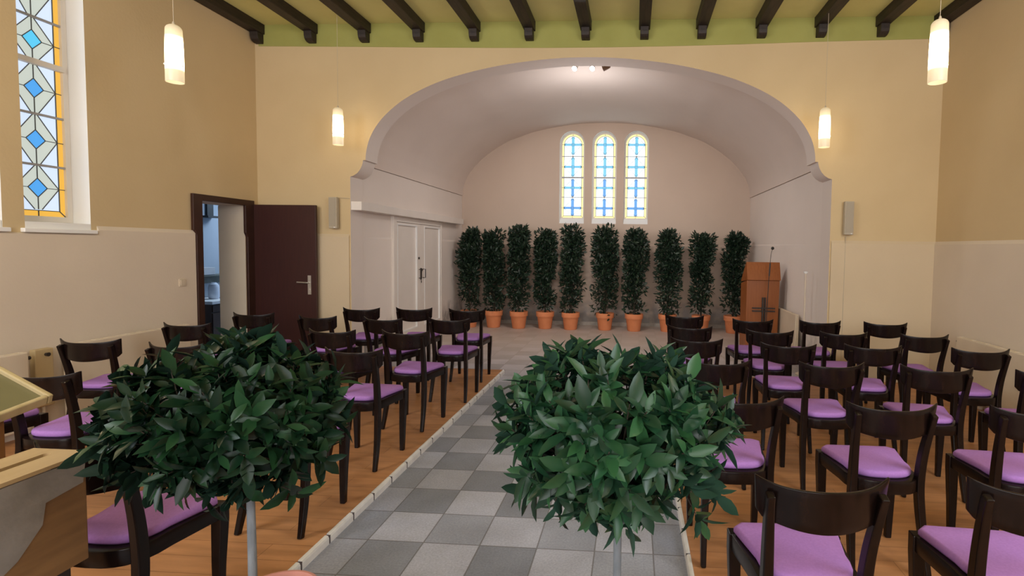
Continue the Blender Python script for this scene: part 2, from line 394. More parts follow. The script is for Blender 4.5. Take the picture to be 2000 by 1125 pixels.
def wains(mb, fn, a0, a1, ztop, mi, t=0.02, ch=0.035, t0=None):
    t0 = t if t0 is None else t0
    P = [fn(a, bb, tt) for a, q in ((a0, t0), (a1, t)) for bb, tt in ((0, 0), (0, q), (ztop - ch, q), (ztop, 0.001), (ztop, 0))]
    mb.add(P, [(0, 1, 2, 3, 4), (9, 8, 7, 6, 5)] + [(i, 5 + i, 5 + (i + 1) % 5, (i + 1) % 5) for i in range(5)], mi)
# lancet outline
def lancet(c, w, z0, zt, n=14):
    r = w / 2; zs = zt - r
    pts = [(c - r, z0), (c + r, z0), (c + r, zs)]
    for k in range(1, n): a = PI * k / n; pts.append((c + r * math.cos(a), zs + r * math.sin(a)))
    pts.append((c - r, zs)); return pts

# left wall with two lancet windows and the door opening
LW = [(3.765, 4.26), (3.125, 3.62)]     # window openings (y)
WZ0, WZ1 = 1.645, 3.90
DY0, DY1, DZ = 5.417, 6.076, 2.005
fnL = lambda a, bb, t: (XL - t, a, bb)
b = MB()
outer = [(YREAR, 0), (DY0, 0), (DY0, DZ), (DY1, DZ), (DY1, 0), (YF + 0.3, 0), (YF + 0.3, CEIL), (YREAR, CEIL)]
holes = [lancet((y0 + y1) / 2, y1 - y0, WZ0, WZ1) for y0, y1 in LW]
b.slab([outer] + holes, fnL, 0.0, 0.33, 0, mside=1, holeside=2)
# thicker plaster of the lower wall
fW = lambda a, bb, t: (XL + t, a, bb)
wains(b, fW, YREAR, 4.31, WZ0 - 0.032, 1, ch=0.01); wains(b, fW, 4.31, 5.325, 1.685, 1); wains(b, fW, 6.203, YF, 1.685, 1)
tag(b.build('wall_left', [CREAM, LOWER, WHITE]), 'cream plaster left wall with two lancet windows and a doorway', 'wall', kind='structure')
# right wall
b = MB(); b.box((XR, YREAR, 0), (XR + 0.3, YF + 0.3, CEIL))
wains(b, lambda a, bb, t: (XR - t, a, bb), YREAR, YF, 1.685, 1)
tag(b.build('wall_right', [CREAM, LOWER]), 'cream plaster right wall', 'wall', kind='structure')

# front wall with the basket arch and scroll corbels
half = [(2.876, 0.0), (2.876, 2.388)]
half += [(2.835, 2.400), (2.79, 2.428), (2.755, 2.468), (2.73, 2.515), (2.717, 2.555), (2.712, 2.588), (2.680, 2.588)]
half += catmull([(2.680, 2.592), (2.672, 2.692), (2.626, 2.852), (2.52, 3.031), (2.365, 3.19), (2.166, 3.335), (1.888, 3.474), (1.56, 3.588), (1.125, 3.690), (0.69, 3.755), (0.30, 3.789), (0.0, 3.796)], 4)
AX = -0.595
left = [(AX - d, z) for d, z in half]; right = [(AX + d, z) for d, z in reversed(half[:-1])]
opening = left + right
outer = [(XL, 0), (XL, CEIL), (XR, CEIL), (XR, 0)] + list(reversed(opening))
b = MB(); fnF = lambda a, bb, t: (a, YF + t, bb)
b.slab([outer], fnF, 0.0, 0.30, 0, mside=1)
wains(b, lambda a, bb, t: (a, YF - t, bb), XL, -3.486, 1.685, 2); wains(b, lambda a, bb, t: (a, YF - t, bb), 2.296, XR, 1.685, 2)
tag(b.build('wall_front', [CREAM, WHITEP, noisy('plaster_lower_front', (0.575, 0.46, 0.315), (0.615, 0.495, 0.34), 1.5, 0.8, 0.10, 45, 0.3)], smooth=True, angle=25), 'cream front wall with a wide basket arch on scroll corbels', 'wall', kind='structure')

# green frieze under the ceiling, lower edge sagging in the middle
b = MB(); bot = [(XL + 0.05, 3.963), (-3.35, 3.943), (-2.4, 3.925), (-1.47, 3.912), (-0.6, 3.907), (0.34, 3.912), (1.2, 3.926), (2.08, 3.945), (XR - 0.002, 3.966)]
bot = catmull(bot, 3)
b.slab([bot + [(XR - 0.002, CEIL), (XL + 0.05, CEIL)]], lambda a, bb, t: (a, YF - t, bb), 0, 0.006, 0)
tag(b.build('trim_3', GREEN), 'olive green frieze band along the top of the front wall', 'frieze', kind='structure')

# chancel walls
b = MB(); b.box((NL - 0.25, YF + 0.29, 0), (NL, YB + 0.2, 2.58))
wains(b, lambda a, bb, t: (NL + t, a, bb), 6.61, 7.41, 1.67, 0, 0.014, 0.03, 0.0012); wains(b, lambda a, bb, t: (NL + t, a, bb), 9.35, YB, 1.67, 0, 0.014, 0.03)
tag(b.build('wall_chancel_left', STAIN), 'off-white left side wall of the chancel', 'wall', kind='structure')
b = MB(); b.box((NR, YF + 0.29, 0), (NR + 0.25, YB + 0.2, 2.58)); wains(b, lambda a, bb, t: (NR - t, a, bb), YF + 0.305, YB, 1.67, 0, 0.014, 0.03, 0.0012)
tag(b.build('wall_chancel_right', STAIN), 'off-white right side wall of the chancel', 'wall', kind='structure')
BWIN = [(-1.243, 0.50), (-0.594, 0.487), (0.041, 0.487)]
b = MB()
b.slab([[(NL - 0.25, 0), (NL - 0.25, 4.3), (NR + 0.25, 4.3), (NR + 0.25, 0)]] + [lancet(c, w, 2.045, 3.885) for c, w in BWIN], lambda a, bb, t: (a, YB + t, bb), 0, 0.28, 0, holeside=1)
wains(b, lambda a, bb, t: (a, YB - t, bb), NL, NR, 1.65, 0, 0.014, 0.03)
tag(b.build('wall_chancel_back', [STAINB, WHITE]), 'off-white back wall of the chancel with three lancet windows', 'wall', kind='structure')
# barrel vault
vh = catmull([(2.87, 2.585), (2.868, 2.70), (2.835, 2.84), (2.73, 3.04), (2.46, 3.335), (2.02, 3.635), (1.65, 3.785), (1.30, 3.895), (0.62, 4.015), (0.0, 4.045)], 5)
prof = [(XC - d, z) for d, z in vh] + [(XC + d, z) for d, z in reversed(vh[:-1])]
prof2 = [(XC - d * 1.12, z + 0.22) for d, z in vh] + [(XC + d * 1.12, z + 0.22) for d, z in reversed(vh[:-1])]
prof2[0] = (NL - 0.25, 2.585); prof2[-1] = (NR + 0.25, 2.585)
b = MB(); n = len(prof); ys = (YF + 0.295, YB + 0.1)
vs = [(x, ys[0], z) for x, z in prof] + [(x, ys[1], z) for x, z in prof] + [(x, ys[0], z) for x, z in prof2] + [(x, ys[1], z) for x, z in prof2]
fs = [(i, i + 1, n + i + 1, n + i) for i in range(n - 1)] + [(2 * n + i, 3 * n + i, 3 * n + i + 1, 2 * n + i + 1) for i in range(n - 1)]
fs += [(0, n, 3 * n, 2 * n), (n - 1, 3 * n - 1, 4 * n - 1, 2 * n - 1)]
b.add(vs, fs)
VAULTM = noisy('plaster_vault', (0.685, 0.595, 0.54), (0.725, 0.63, 0.575), 1.2, 0.8, 0.06, 40, 0.25)
tag(b.build('ceiling_vault', VAULTM, smooth=True), 'off-white barrel vault over the chancel', 'vault', kind='structure')
b = MB(); b.box((NL + 0.01, YB - 0.05, 0), (NR - 0.01, YB - 0.01, 0.07))
tag(b.build('baseboard_back', noisy('skirting_worn', (0.34, 0.30, 0.26), (0.50, 0.45, 0.40), 8, 0.7)), 'worn pale skirting at the foot of the chancel back wall', 'skirting', kind='structure')

# ceiling beams with stepped corbel ends
bc = [-4.592, -3.92, -3.255, -2.59, -1.914, -1.256, -0.592, 0.09, 0.747, 1.423, 2.084, 2.758, 3.393]
ordn = ['first', 'second', 'third', 'fourth', 'fifth', 'sixth', 'seventh', 'eighth', 'ninth', 'tenth', 'eleventh', 'twelfth', 'thirteenth']
def beam_mesh():
    mb = MB(); w = 0.065
    mb.box((-w, YREAR, 4.098), (w, YF - 0.006, CEIL))
    p = [(YF - 0.006, 4.10), (YF - 0.006, 3.985), (YF - 0.055, 3.985), (YF - 0.085, 3.995), (YF - 0.105, 4.015), (YF - 0.115, 4.045), (YF - 0.12, 4.10)]
    mb.slab([p], lambda a, bb, t: (t, a, bb), -0.048, 0.048)
    return mb
bm0 = None
for i, x in enumerate(bc):
    if bm0 is None:
        o = bm0 = beam_mesh().build('ceiling_beam', BEAM, bevel=0.004, seg=1)
    else:
        o = bm0.copy(); COL.objects.link(o)
    o.location = (x, 0, 0)
    w_ = {0: 'running tight along the left wall', 12: 'running tight along the right wall, behind the near pendant', 6: 'over the middle of the arch'}.get(i, '%s beam counted from the left wall' % ordn[i])
    tag(o, 'dark wooden ceiling beam with stepped end, ' + w_, 'beam', 'dark beams under the green ceiling', 'structure')

# ------------------------------------------------------------------ windows
def thin(mb, p, q, w, fn, t, mi=0, h=0.006):
    """lead came from p to q in the glass plane"""
    d = Vector((q[0] - p[0], q[1] - p[1])); L = d.length
    if L < 1e-6: return
    d /= L; nrm = Vector((-d.y, d.x)) * w / 2
    cs = [(p[0] + nrm.x, p[1] + nrm.y), (p[0] - nrm.x, p[1] - nrm.y), (q[0] - nrm.x, q[1] - nrm.y), (q[0] + nrm.x, q[1] + nrm.y)]
    vs = [fn(a, bb, t) for a, bb in cs] + [fn(a, bb, t - h) for a, bb in cs]
    mb.add(vs, [(0, 1, 2, 3), (7, 6, 5, 4), (0, 4, 5, 1), (1, 5, 6, 2), (2, 6, 7, 3), (3, 7, 4, 0)], mi)
def patch(mb, poly, fn, t, mi):
    mb.add([fn(a, bb, t) for a, bb in poly], [tuple(range(len(poly)))], mi)

def chancel_window(idx, c, w):
    z0, zt = 2.045, 3.885
    root = empty('window_%d' % idx, (c, YB, z0))
    tag(root, 'lancet window with blue crosses on white leaded glass, ' + ['left', 'middle', 'right'][idx - 3] + ' one of the three above the plants', 'window', 'lancet windows in the chancel', 'structure')
    fn = lambda a, bb, t: (a, t, bb - z0)       # local
    r = w / 2; gw = w - 0.062; g0, g1 = 2.166, 3.85; gr = gw / 2; gs = g1 - gr
    T = 0.15
    # frame ring
    mb = MB(); mb.slab([lancet(0, w - 0.002, z0 + 0.07, zt - 0.001, 20), lancet(0, gw, g0, g1, 20)], fn, T - 0.035, T + 0.02)
    mb.build('frame', FRAMEB, root)
    # sloped sill
    mb = MB(); vs = [(-r + 0.001, 0.0, 0.0), (r - 0.001, 0.0, 0.0), (r - 0.001, T - 0.03, 0.11), (-r + 0.001, T - 0.03, 0.11), (-r + 0.001, T, -0.002), (r - 0.001, T, -0.002)]
    mb.add(vs, [(0, 1, 2, 3), (0, 4, 5, 1), (3, 2, 5, 4), (1, 5, 2), (0, 3, 4)])
    mb.build('sill', WHITE, root)
    # panes
    mb = MB(); lead = MB(); bars = MB()
    bw = 0.042
    outline = lancet(0, gw, g0, g1, 20); inner = lancet(0, gw - 2 * bw, g0 + bw, g1 - bw, 20)
    mb.slab([outline], fn, T, T + 0.006, 0)
    for ring in range(len(outline)):
        a0, a1 = outline[ring], outline[(ring + 1) % len(outline)]; b0, b1 = inner[ring], inner[(ring + 1) % len(inner)]
        patch(mb, [a0, a1, b1, b0], fn, T - 0.001, 1)
        thin(lead, b0, b1, 0.008, fn, T - 0.002)
    secs = [(3.405, 3.85), (2.99, 3.40), (2.585, 2.965), (2.166, 2.58)]
    hw = gr - bw
    for k, (s0, s1) in enumerate(secs):
        zc = (s0 + s1) / 2 if 0 < k < 3 else (s0 + 0.235 if k == 0 else s0 + 0.20)
        up = min(0.19, s1 - zc - 0.012) if k else 0.155; dn = zc - s0 - (0.012 if k < 3 else bw + 0.005)
        dn = min(dn, 0.20); v = 0.028; hb = 0.022
        patch(mb, [(-v, zc - dn), (v, zc - dn), (v, zc + up), (-v, zc + up)], fn, T - 0.0012, 2 if k < 2 else 3)
        patch(mb, [(-hw, zc - hb), (hw, zc - hb), (hw, zc + hb), (-hw, zc + hb)], fn, T - 0.0014, 2 if k < 3 else 3)
        for p, q in (((-hw, zc), (0, zc + up)), ((0, zc + up), (hw, zc)), ((hw, zc), (0, zc - dn)), ((0, zc - dn), (-hw, zc))):
            thin(lead, p, q, 0.0065, fn, T - 0.002)
        for d in (-1, 1):
            thin(lead, (d * hw, zc), (d * gr, zc), 0.006, fn, T - 0.002)
        for xx in (-v, 0, v): thin(lead, (xx, zc - dn), (xx, zc + up), 0.005, fn, T - 0.0022, 1)
        for zz in (-hb, 0, hb): thin(lead, (-hw, zc + zz), (hw, zc + zz), 0.005, fn, T - 0.0024, 1)
    thin(lead, (0, g0), (0, g0 + bw), 0.006, fn, T - 0.002); thin(lead, (0, g1 - bw), (0, g1), 0.006, fn, T - 0.002)
    for d in (-1, 1): thin(lead, (d * gr, g0), (d * hw, g0 + bw), 0.006, fn, T - 0.002)
    mb.build('pane', [GL_WHITE, GL_YEL, GL_CYAN, GL_BLUE], root, recalc=False)
    lead.build('lead_lines', [LEAD, noisy('lead_blue', (0.05, 0.22, 0.42), (0.07, 0.26, 0.48), 20, 0.5)], root)
    for z, h in ((3.4025, 0.012), (2.978, 0.03), (2.5825, 0.012)):
        mbar = MB(); mbar.box((-gr - 0.002, T - 0.03, z - h / 2 - z0), (gr + 0.002, T - 0.004, z + h / 2 - z0))
        mbar.box((-0.014, T - 0.034, z - 0.016 - z0), (0.014, T - 0.004, z + 0.016 - z0)); mbar.build('glazing_bar', FRAMEG, root)
for i, (c, w) in enumerate(BWIN): chancel_window(3 + i, c, w)

def nave_window(idx, y0, y1, label):
    root = empty('window_%d' % idx, (XL, (y0 + y1) / 2, WZ0))
    tag(root, label, 'window', 'lancet windows in the left wall', 'structure')
    fn = lambda a, bb, t: (-t, a, bb - WZ0)
    w = y1 - y0; gw = w - 0.085; gr = gw / 2; g0, g1 = 1.752, 3.86; T = 0.185
    mb = MB(); mb.slab([lancet(0, w - 0.002, WZ0 + 0.06, WZ1 - 0.002, 20), lancet(0, gw, g0, g1, 20)], fn, 0.158, T + 0.03)
    mb.build('frame', FRAMEB, root, bevel=0.006)
    mb = MB(); mb.box((-0.165, -w / 2 + 0.001, 0.0), (0.0, w / 2 - 0.001, 0.055)); mb.box((-0.01, -w / 2 - 0.03, -0.03), (0.035, w / 2 + 0.03, 0.003))
    mb.build('sill', WHITE, root, bevel=0.005)
    mb = MB(); lead = MB(); bw = 0.046
    outline = lancet(0, gw, g0, g1, 20); inner = lancet(0, gw - 2 * bw, g0 + bw, g1 - bw, 20)
    mb.slab([outline], fn, T, T + 0.006, 0)
    for ring in range(len(outline)):
        a0, a1 = outline[ring], outline[(ring + 1) % len(outline)]; b0, b1 = inner[ring], inner[(ring + 1) % len(inner)]
        patch(mb, [a0, a1, b1, b0], fn, T - 0.001, 1); thin(lead, b0, b1, 0.006, fn, T - 0.002)
    hw = gr - bw
    lev = [1.798, 2.166, 2.575, 2.985, 3.345, 3.80]
    for k in range(5):
        s0, s1 = lev[k] + 0.008, lev[k + 1] - 0.008; zc = (s0 + s1) / 2; hh = (s1 - s0) / 2
        e = 0.03
        patch(mb, [(-hw, zc - e), (-hw, zc + e), (-e, s1), (e, s1), (hw, zc + e), (hw, zc - e), (e, s0), (-e, s0)] if False else [(-hw, zc), (-e * 0.6, s1), (e * 0.6, s1), (hw, zc), (e * 0.9, s0), (-e * 0.9, s0)], fn, T - 0.0012, 2)
        q = 0.34 * hh * 1.15
        qa = 0.070
        patch(mb, [(-qa, zc), (0, zc + qa * 1.1), (qa, zc), (0, zc - qa * 1.1)], fn, T - 0.0018, 3 if k < 3 else 4)
        D = [(-qa, zc), (0, zc + qa * 1.1), (qa, zc), (0, zc - qa * 1.1)]
        for j in range(4): thin(lead, D[j], D[(j + 1) % 4], 0.005, fn, T - 0.0022)
        for p, r_ in (((-hw, zc), D[0]), ((0, s1), D[1]), ((hw, zc), D[2]), ((0, s0), D[3])): thin(lead, p, r_, 0.005, fn, T - 0.0022)
        for p, r_ in (((-hw, zc), (-e * 0.6, s1)), ((e * 0.6, s1), (hw, zc)), ((hw, zc), (e * 0.9, s0)), ((-e * 0.9, s0), (-hw, zc))): thin(lead, p, r_, 0.005, fn, T - 0.0022)
        for d in (-1, 1): thin(lead, (d * hw, zc), (d * gr, zc), 0.006, fn, T - 0.0022)
    thin(lead, (0, g0), (0, g0 + bw), 0.006, fn, T - 0.002)
    for d in (-1, 1): thin(lead, (d * gr, g0), (d * hw, g0 + bw), 0.006, fn, T - 0.002)
    mb.build('pane', [GL_LITE, GL_GOLD, GL_KITE, GL_DIA, GL_DIA2], root, recalc=False)
    lead.build('lead_lines', LEAD, root)
    for k, (z, h) in enumerate(((2.166, 0.018), (2.575, 0.018), (2.985, 0.042), (3.345, 0.018))):
        mbar = MB(); mbar.box((-T + 0.003, -gr - 0.002, z - h / 2 - WZ0), (-T + (0.05 if h > 0.03 else 0.02), gr + 0.002, z + h / 2 - WZ0)); mbar.build('glazing_bar', FRAMEB if h > 0.03 else FRAMEG, root)
nave_window(1, LW[0][0], LW[0][1], 'tall lancet window with blue diamonds and gold border, nearer the door')
nave_window(2, LW[1][0], LW[1][1], 'white framed lancet window at the left edge of the photo, behind the pier')

# ------------------------------------------------------------------ door on the left
d1 = empty('door_1', (XL, (DY0 + DY1) / 2, 0)); tag(d1, 'open dark brown door with steel handle and stepped brown frame in left wall', 'door', None, 'structure')
yc = (DY0 + DY1) / 2
b = MB(); fn = lambda a, bb, t: (t, a - yc, bb)
b.slab([[(5.331, 0), (5.331, 1.64), (5.312, 1.685), (5.292, 1.685), (5.292, 2.073), (6.20, 2.073), (6.20, 0), (DY1, 0), (DY1, 1.63), (DY1 - 0.03, 1.68), (DY1 - 0.03, DZ), (DY0, DZ), (DY0, 0)]], fn, 0.001, 0.032)
b.build('frame', DFRAME, d1, bevel=0.004, seg=1)
b = MB(); b.box((-0.335, DY1 - 0.006 - yc, 0.0), (-0.001, DY1 - 0.002 - yc, DZ - 0.003)); b.box((-0.335, DY0 + 0.002 - yc, 0.0), (-0.001, DY0 + 0.006 - yc, DZ - 0.003))
b.build('lining', noisy('lining_paint', (0.62, 0.54, 0.44), (0.66, 0.58, 0.475), 3, 0.6), d1)
b = MB(); b.box((0.012, 6.185 - yc, 0.055), (0.812, 6.225 - yc, 2.027))
leaf = b.build('leaf', DDOOR, d1, bevel=0.004, seg=1)
b = MB(); hx = -3.932 - XL; hy = 6.185 - yc
b.box((hx - 0.02, hy - 0.008, 0.94), (hx + 0.02, hy, 1.172))
b.tube([(hx, hy, 1.085), (hx, hy - 0.045, 1.085), (hx - 0.012, hy - 0.052, 1.086), (hx - 0.13, hy - 0.052, 1.09)], 0.0095, 10)
b.tube([(hx, hy, 1.0), (hx, hy - 0.014, 1.0)], 0.011, 10)
tag(b.build('handle', STEEL, leaf, bevel=0.0), 'pale steel lever handle on long plate')

# room beyond the doorway
b = MB(); b.box((-6.75, 4.2, 0), (-6.65, 9.4, 3.0)); b.box((-6.7, 9.3, 0), (-4.9, 9.4, 3.0)); b.box((-6.7, 4.2, 0), (-5.0, 4.3, 3.0)); b.box((-6.75, 4.2, 2.9), (-5.0, 9.4, 3.0)); b.box((-6.75, 4.2, -0.02), (-5.0, 9.4, 0.001)); b.box((-5.05, 6.6, 0), (-4.95, 9.4, 3.0))
tag(b.build('wall_side_room', BLUEW), 'blue-grey walls of the side room seen through the door', 'wall', kind='structure')
c = empty('side_cabinet', (-6.36, 7.85, 0)); tag(c, 'dark brown cabinet with white worktop in the room behind the door', 'cabinet')
b = MB(); b.box((-0.27, -0.6, 0.02), (0.25, 0.6, 0.655)); b.build('carcass', CABBR, c)
b = MB(); b.box((-0.27, -0.62, 0.656), (0.29, 0.62, 0.70)); b.build('worktop', WHITE, c, bevel=0.004)
b = MB(); b.box((0.251, -0.58, 0.06), (0.265, -0.01, 0.52)); b.build('door', CABBR, c, bevel=0.003)
b = MB(); b.box((0.251, -0.58, 0.54), (0.265, 0.58, 0.64)); b.build('drawer', CABBR, c, bevel=0.003)
b = MB(); b.box((0.251, 0.01, 0.06), (0.265, 0.58, 0.52)); b.build('door', CABBR, c, bevel=0.003)
for j, (yy, rr, hh, lab) in enumerate(((7.60, 0.075, 0.25, 'left'), (7.775, 0.083, 0.22, 'middle'), (7.935, 0.06, 0.26, 'right'))):
    b = MB(); b.lathe([(rr * 0.8, 0), (rr, 0.03), (rr, hh * 0.7), (rr * 0.75, hh * 0.9), (rr * 0.45, hh * 0.96), (rr * 0.45, hh)], 16)
    o = b.build('canister', noisy('pale_china_%d' % j, (0.60, 0.66, 0.78), (0.76, 0.80, 0.88), 9, 0.3), smooth=True, loc=(-6.35, yy, 0.702))
    tag(o, 'pale white canister on the side-room worktop, %s of three' % lab, 'canister', 'canisters beyond the doorway')
s_ = empty('wall_shelf', (-6.648, 7.8, 1.04)); tag(s_, 'grey-green wall shelf unit above the worktop beyond the doorway', 'shelf')
b = MB(); b.box((0, -0.55, 0.0), (0.17, 0.55, 0.022)); b.build('board', GREYOBJ, s_)
b = MB(); b.box((0.0, -0.55, -0.12), (0.02, 0.55, 0.0)); b.build('back_rail', GREYOBJ, s_)
b = MB(); b.box((-0.09, -0.2, 0), (0.06, 0.06, 0.11)); o = b.build('storage_box', noisy('pale_box', (0.42, 0.43, 0.45), (0.5, 0.5, 0.52), 6, 0.6), loc=(-6.53, 7.72, 1.063), bevel=0.004)
tag(o, 'pale grey box standing on the side-room wall shelf', 'box')
t_ = empty('wall_bracket', (-6.648, 7.86, 1.94)); tag(t_, 'black metal bracket high on the side-room wall', 'bracket')
b = MB(); b.box((0, -0.03, 0), (0.03, 0.09, 0.26)); b.build('plate', BLACK, t_)
b = MB(); b.box((0.02, -0.17, 0.0), (0.16, 0.09, 0.03)); b.build('arm', BLACK, t_)

# light switch
b = MB(); b.box((0.0, -0.04, -0.04), (0.009, 0.04, 0.04)); b.box((0.008, -0.028, -0.028), (0.013, 0.028, 0.028))
tag(b.build('light_switch', RADI, bevel=0.002, loc=(XL + 0.0202, 5.143, 1.138)), 'beige light switch on left wall beside the brown door frame', 'switch')

# ------------------------------------------------------------------ chancel left: sliding-door cover board and double door
b = MB(); b.box((NL + 0.001, 6.315, 1.98), (-3.34, 10.25, 2.088))
tag(b.build('trim_4', DOORWHITE, bevel=0.006), 'long white cover board above the chancel double door', 'board', kind='structure')
d2 = empty('door_2', (NL, 8.37, 0)); tag(d2, 'white panelled double door in the left chancel wall', 'door', None, 'structure')
b = MB(); b.box((0.0, -0.96, 0), (0.05, -0.86, 1.979)); b.box((0.0, 0.93, 0), (0.05, 0.98, 1.979)); b.box((0, -0.86, 1.90), (0.05, 0.93, 1.979))
b.build('frame', DOORWHITE, d2, bevel=0.004, seg=1)
for nm, (y0, y1) in (('a', (-0.858, 0.03)), ('b', (0.034, 0.928))):
    mb = MB(); st = 0.075 if nm == 'a' else 0.11
    yi0, yi1 = (y0 + 0.03, y1 - 0.14) if nm == 'a' else (y0 + 0.14, y1 - 0.04)
    mb.slab([[(y0, 0.02), (y1, 0.02), (y1, 1.895), (y0, 1.895)], [(yi0, 0.24), (yi1, 0.24), (yi1, 1.875), (yi0, 1.875)]], lambda a, bb, t: (t, a, bb), 0.005, 0.04)
    mb.box((0.005, yi0 - 0.001, 0.239), (0.018, yi1 + 0.001, 1.876))
    lf = mb.build('leaf', DOORWHITE, d2)
    mb = MB(); mb.slab([[(yi0, 0.24), (yi1, 0.24), (yi1, 1.875), (yi0, 1.875)], [(yi0 + 0.018, 0.258), (yi1 - 0.018, 0.258), (yi1 - 0.018, 1.857), (yi0 + 0.018, 1.857)]], lambda a, bb, t: (t, a, bb), 0.018, 0.045)
    mb.build('panel_moulding', WHITE, lf)
    hy = -0.045 if nm == 'a' else 0.11
    mb = MB(); mb.tube([(0.04, hy, 1.03), (0.085, hy, 1.03), (0.085, hy, 1.17), (0.04, hy, 1.17)], 0.008, 8); mb.build('handle', IRON, lf)
mb = MB(); mb.box((0.04, 0.005, 1.0), (0.05, 0.045, 1.19)); mb.box((0.05, 0.015, 1.14), (0.07, 0.035, 1.18)); mb.box((0.05, 0.018, 0.95), (0.056, 0.032, 0.99)); mb.lathe([(0.016, -0.005), (0.016, 0.03)], 10, (0.045, -0.06, 1.34)); mb.build('lock', IRON, d2)

# ------------------------------------------------------------------ speakers, cable
def speaker(x, label):
    r = empty('wall_speaker', (x, YF - 0.001, 1.94)); tag(r, label, 'speaker', 'slim wall speakers beside the arch')
    b = MB(); b.box((-0.05, -0.085, -0.19), (0.05, -0.025, 0.19)); b.build('cabinet', SPEAK, r, bevel=0.006)
    b = MB(); b.box((-0.042, -0.09, -0.165), (0.042, -0.0845, 0.18)); b.build('grille', noisy('grille_grey', (0.36, 0.31, 0.235), (0.42, 0.36, 0.28), 200, 0.7, 0.3, 400), r)
    b = MB(); b.box((-0.02, -0.026, -0.1), (0.02, 0.0, 0.1)); b.build('bracket', SPEAK, r)
    b = MB(); b.box((0.018, -0.093, -0.182), (0.032, -0.084, -0.172)); tag(b.build('badge', WHITE, r), 'small white badge')
speaker(-3.652, 'slim grey wall speaker left of the arch, above the open door edge')
speaker(2.46, 'slim grey wall speaker right of the arch')
b = MB(); b.tube([(-3.60, YF - 0.018, 2.128), (-3.50, YF - 0.012, 2.122), (NL + 0.01, YF - 0.008, 2.12)], 0.004, 6)
tag(b.build('speaker_cable', CORD), 'thin pale cable from the left speaker into the chancel', 'cable')
b = MB(); b.tube([(2.452, YF - 0.018, 1.74), (2.45, YF - 0.02, 1.2), (2.45, YF - 0.02, PLAT + 0.01)], 0.004, 6)
tag(b.build('speaker_cable', CORD), 'thin pale cable running down the wall below the right speaker', 'cable')

# ------------------------------------------------------------------ pendants
def make_pendant():
    r = empty('pendant_lamp')
    prof = [(0.0005, 0.0)] + [(0.053 * math.sin(a), -0.04 * (1 - math.cos(a))) for a in [PI / 2 * k / 8 for k in range(1, 9)]]
    prof += [(0.055, -0.10), (0.0575, -0.20), (0.0585, -0.30), (0.0585, -0.425), (0.0545, -0.425), (0.0545, -0.36), (0.054, -0.25)]
    b = MB(); b.lathe(prof, 32, caps=False)
    sh = b.build('lamp_shade', OPAL, r, smooth=True, angle=50)
    for k in range(3):
        a = 2 * PI * k / 3; c, s = math.cos(a), math.sin(a)
        b = MB(); b.tube([(c * 0.057, s * 0.057, -0.305), (c * 0.067, s * 0.067, -0.305)], 0.0055, 8); b.build('screw', WHITE, sh)
    b = MB(); b.tube([(0, 0, -0.002), (0, 0, 0.02)], [0.012, 0.006], 10); b.build('cap', CORD, r)
    b = MB(); b.tube([(0, 0, 0.015), (0, 0, 1.0)], 0.0022, 6); r_c = b.build('wire', CORD, r)
    return r
p0 = make_pendant()
PEND = [(-3.452, 3.81, 3.178, 'near pendant lamp with white glass shade, hanging by the left wall'), (2.055, 3.81, 3.143, 'near pendant lamp with white glass shade, top right under the last beam'),
        (-3.40, 5.92, 3.122, 'far pendant lamp with white glass shade, left of the arch'), (2.045, 5.92, 3.106, 'far pendant lamp with white glass shade, right of the arch')]
for i, (x, y, z, lab) in enumerate(PEND):
    o = p0 if i == 0 else copy_tree(p0)
    o.location = (x, y, z); tag(o, lab, 'lamp', 'white glass pendant lamps')
    for ch in o.children:
        if ch.name.startswith('wire'): ch.scale = (1, 1, CEIL - 0.0 - z)
    for ch in o.children:
        if ch.name.startswith('wire'):
            ch.scale = (1, 1, (CEIL - z))

# track spots under the vault
def spotlamp(x, y, z, aim, lit, lab):
    r = empty('ceiling_spot', (x, y, z)); tag(r, lab, 'spotlight', 'spotlights under the chancel vault')
    d = Vector(aim).normalized(); q = d.to_track_quat('-Z', 'Y').to_matrix()
    b = MB(); b.lathe([(0.012, 0.05), (0.03, 0.04), (0.034, 0.0), (0.036, -0.05), (0.036, -0.055), (0.032, -0.053), (0.028, -0.04)], 20, caps=False)
    h = b.build('housing', WHITE if lit else noisy('spot_brown', (0.20, 0.13, 0.10), (0.24, 0.16, 0.12), 10, 0.5), r, smooth=True)
    h.rotation_euler = q.to_euler()
    b = MB(); b.lathe([(0.0005, -0.05), (0.0325, -0.05), (0.0325, -0.046), (0.0005, -0.046)], 20, caps=False)
    l = b.build('lens', BULB if lit else WHITE, h, smooth=False)
    b = MB(); b.tube([(0, 0, 0.0), (0, 0, 0.055)], 0.008, 8); b.build('stem', WHITE, r)
spotlamp(-0.80, 7.05, 3.935, (-0.15, -0.9, -0.75), True, 'lit ceiling spot under the vault, left one')
spotlamp(-0.572, 7.05, 3.935, (0.0, -0.9, -0.75), True, 'lit ceiling spot under the vault, middle one')
spotlamp(-0.385, 7.05, 3.935, (-0.9, 0.2, -0.35), False, 'brown unlit ceiling spot turned sideways under the vault')
b = MB(); b.box((-0.9, 7.02, 3.985), (-0.2, 7.08, 4.045)); tag(b.build('spot_track', WHITEP, bevel=0.004), 'short white track carrying the ceiling spots', 'track')

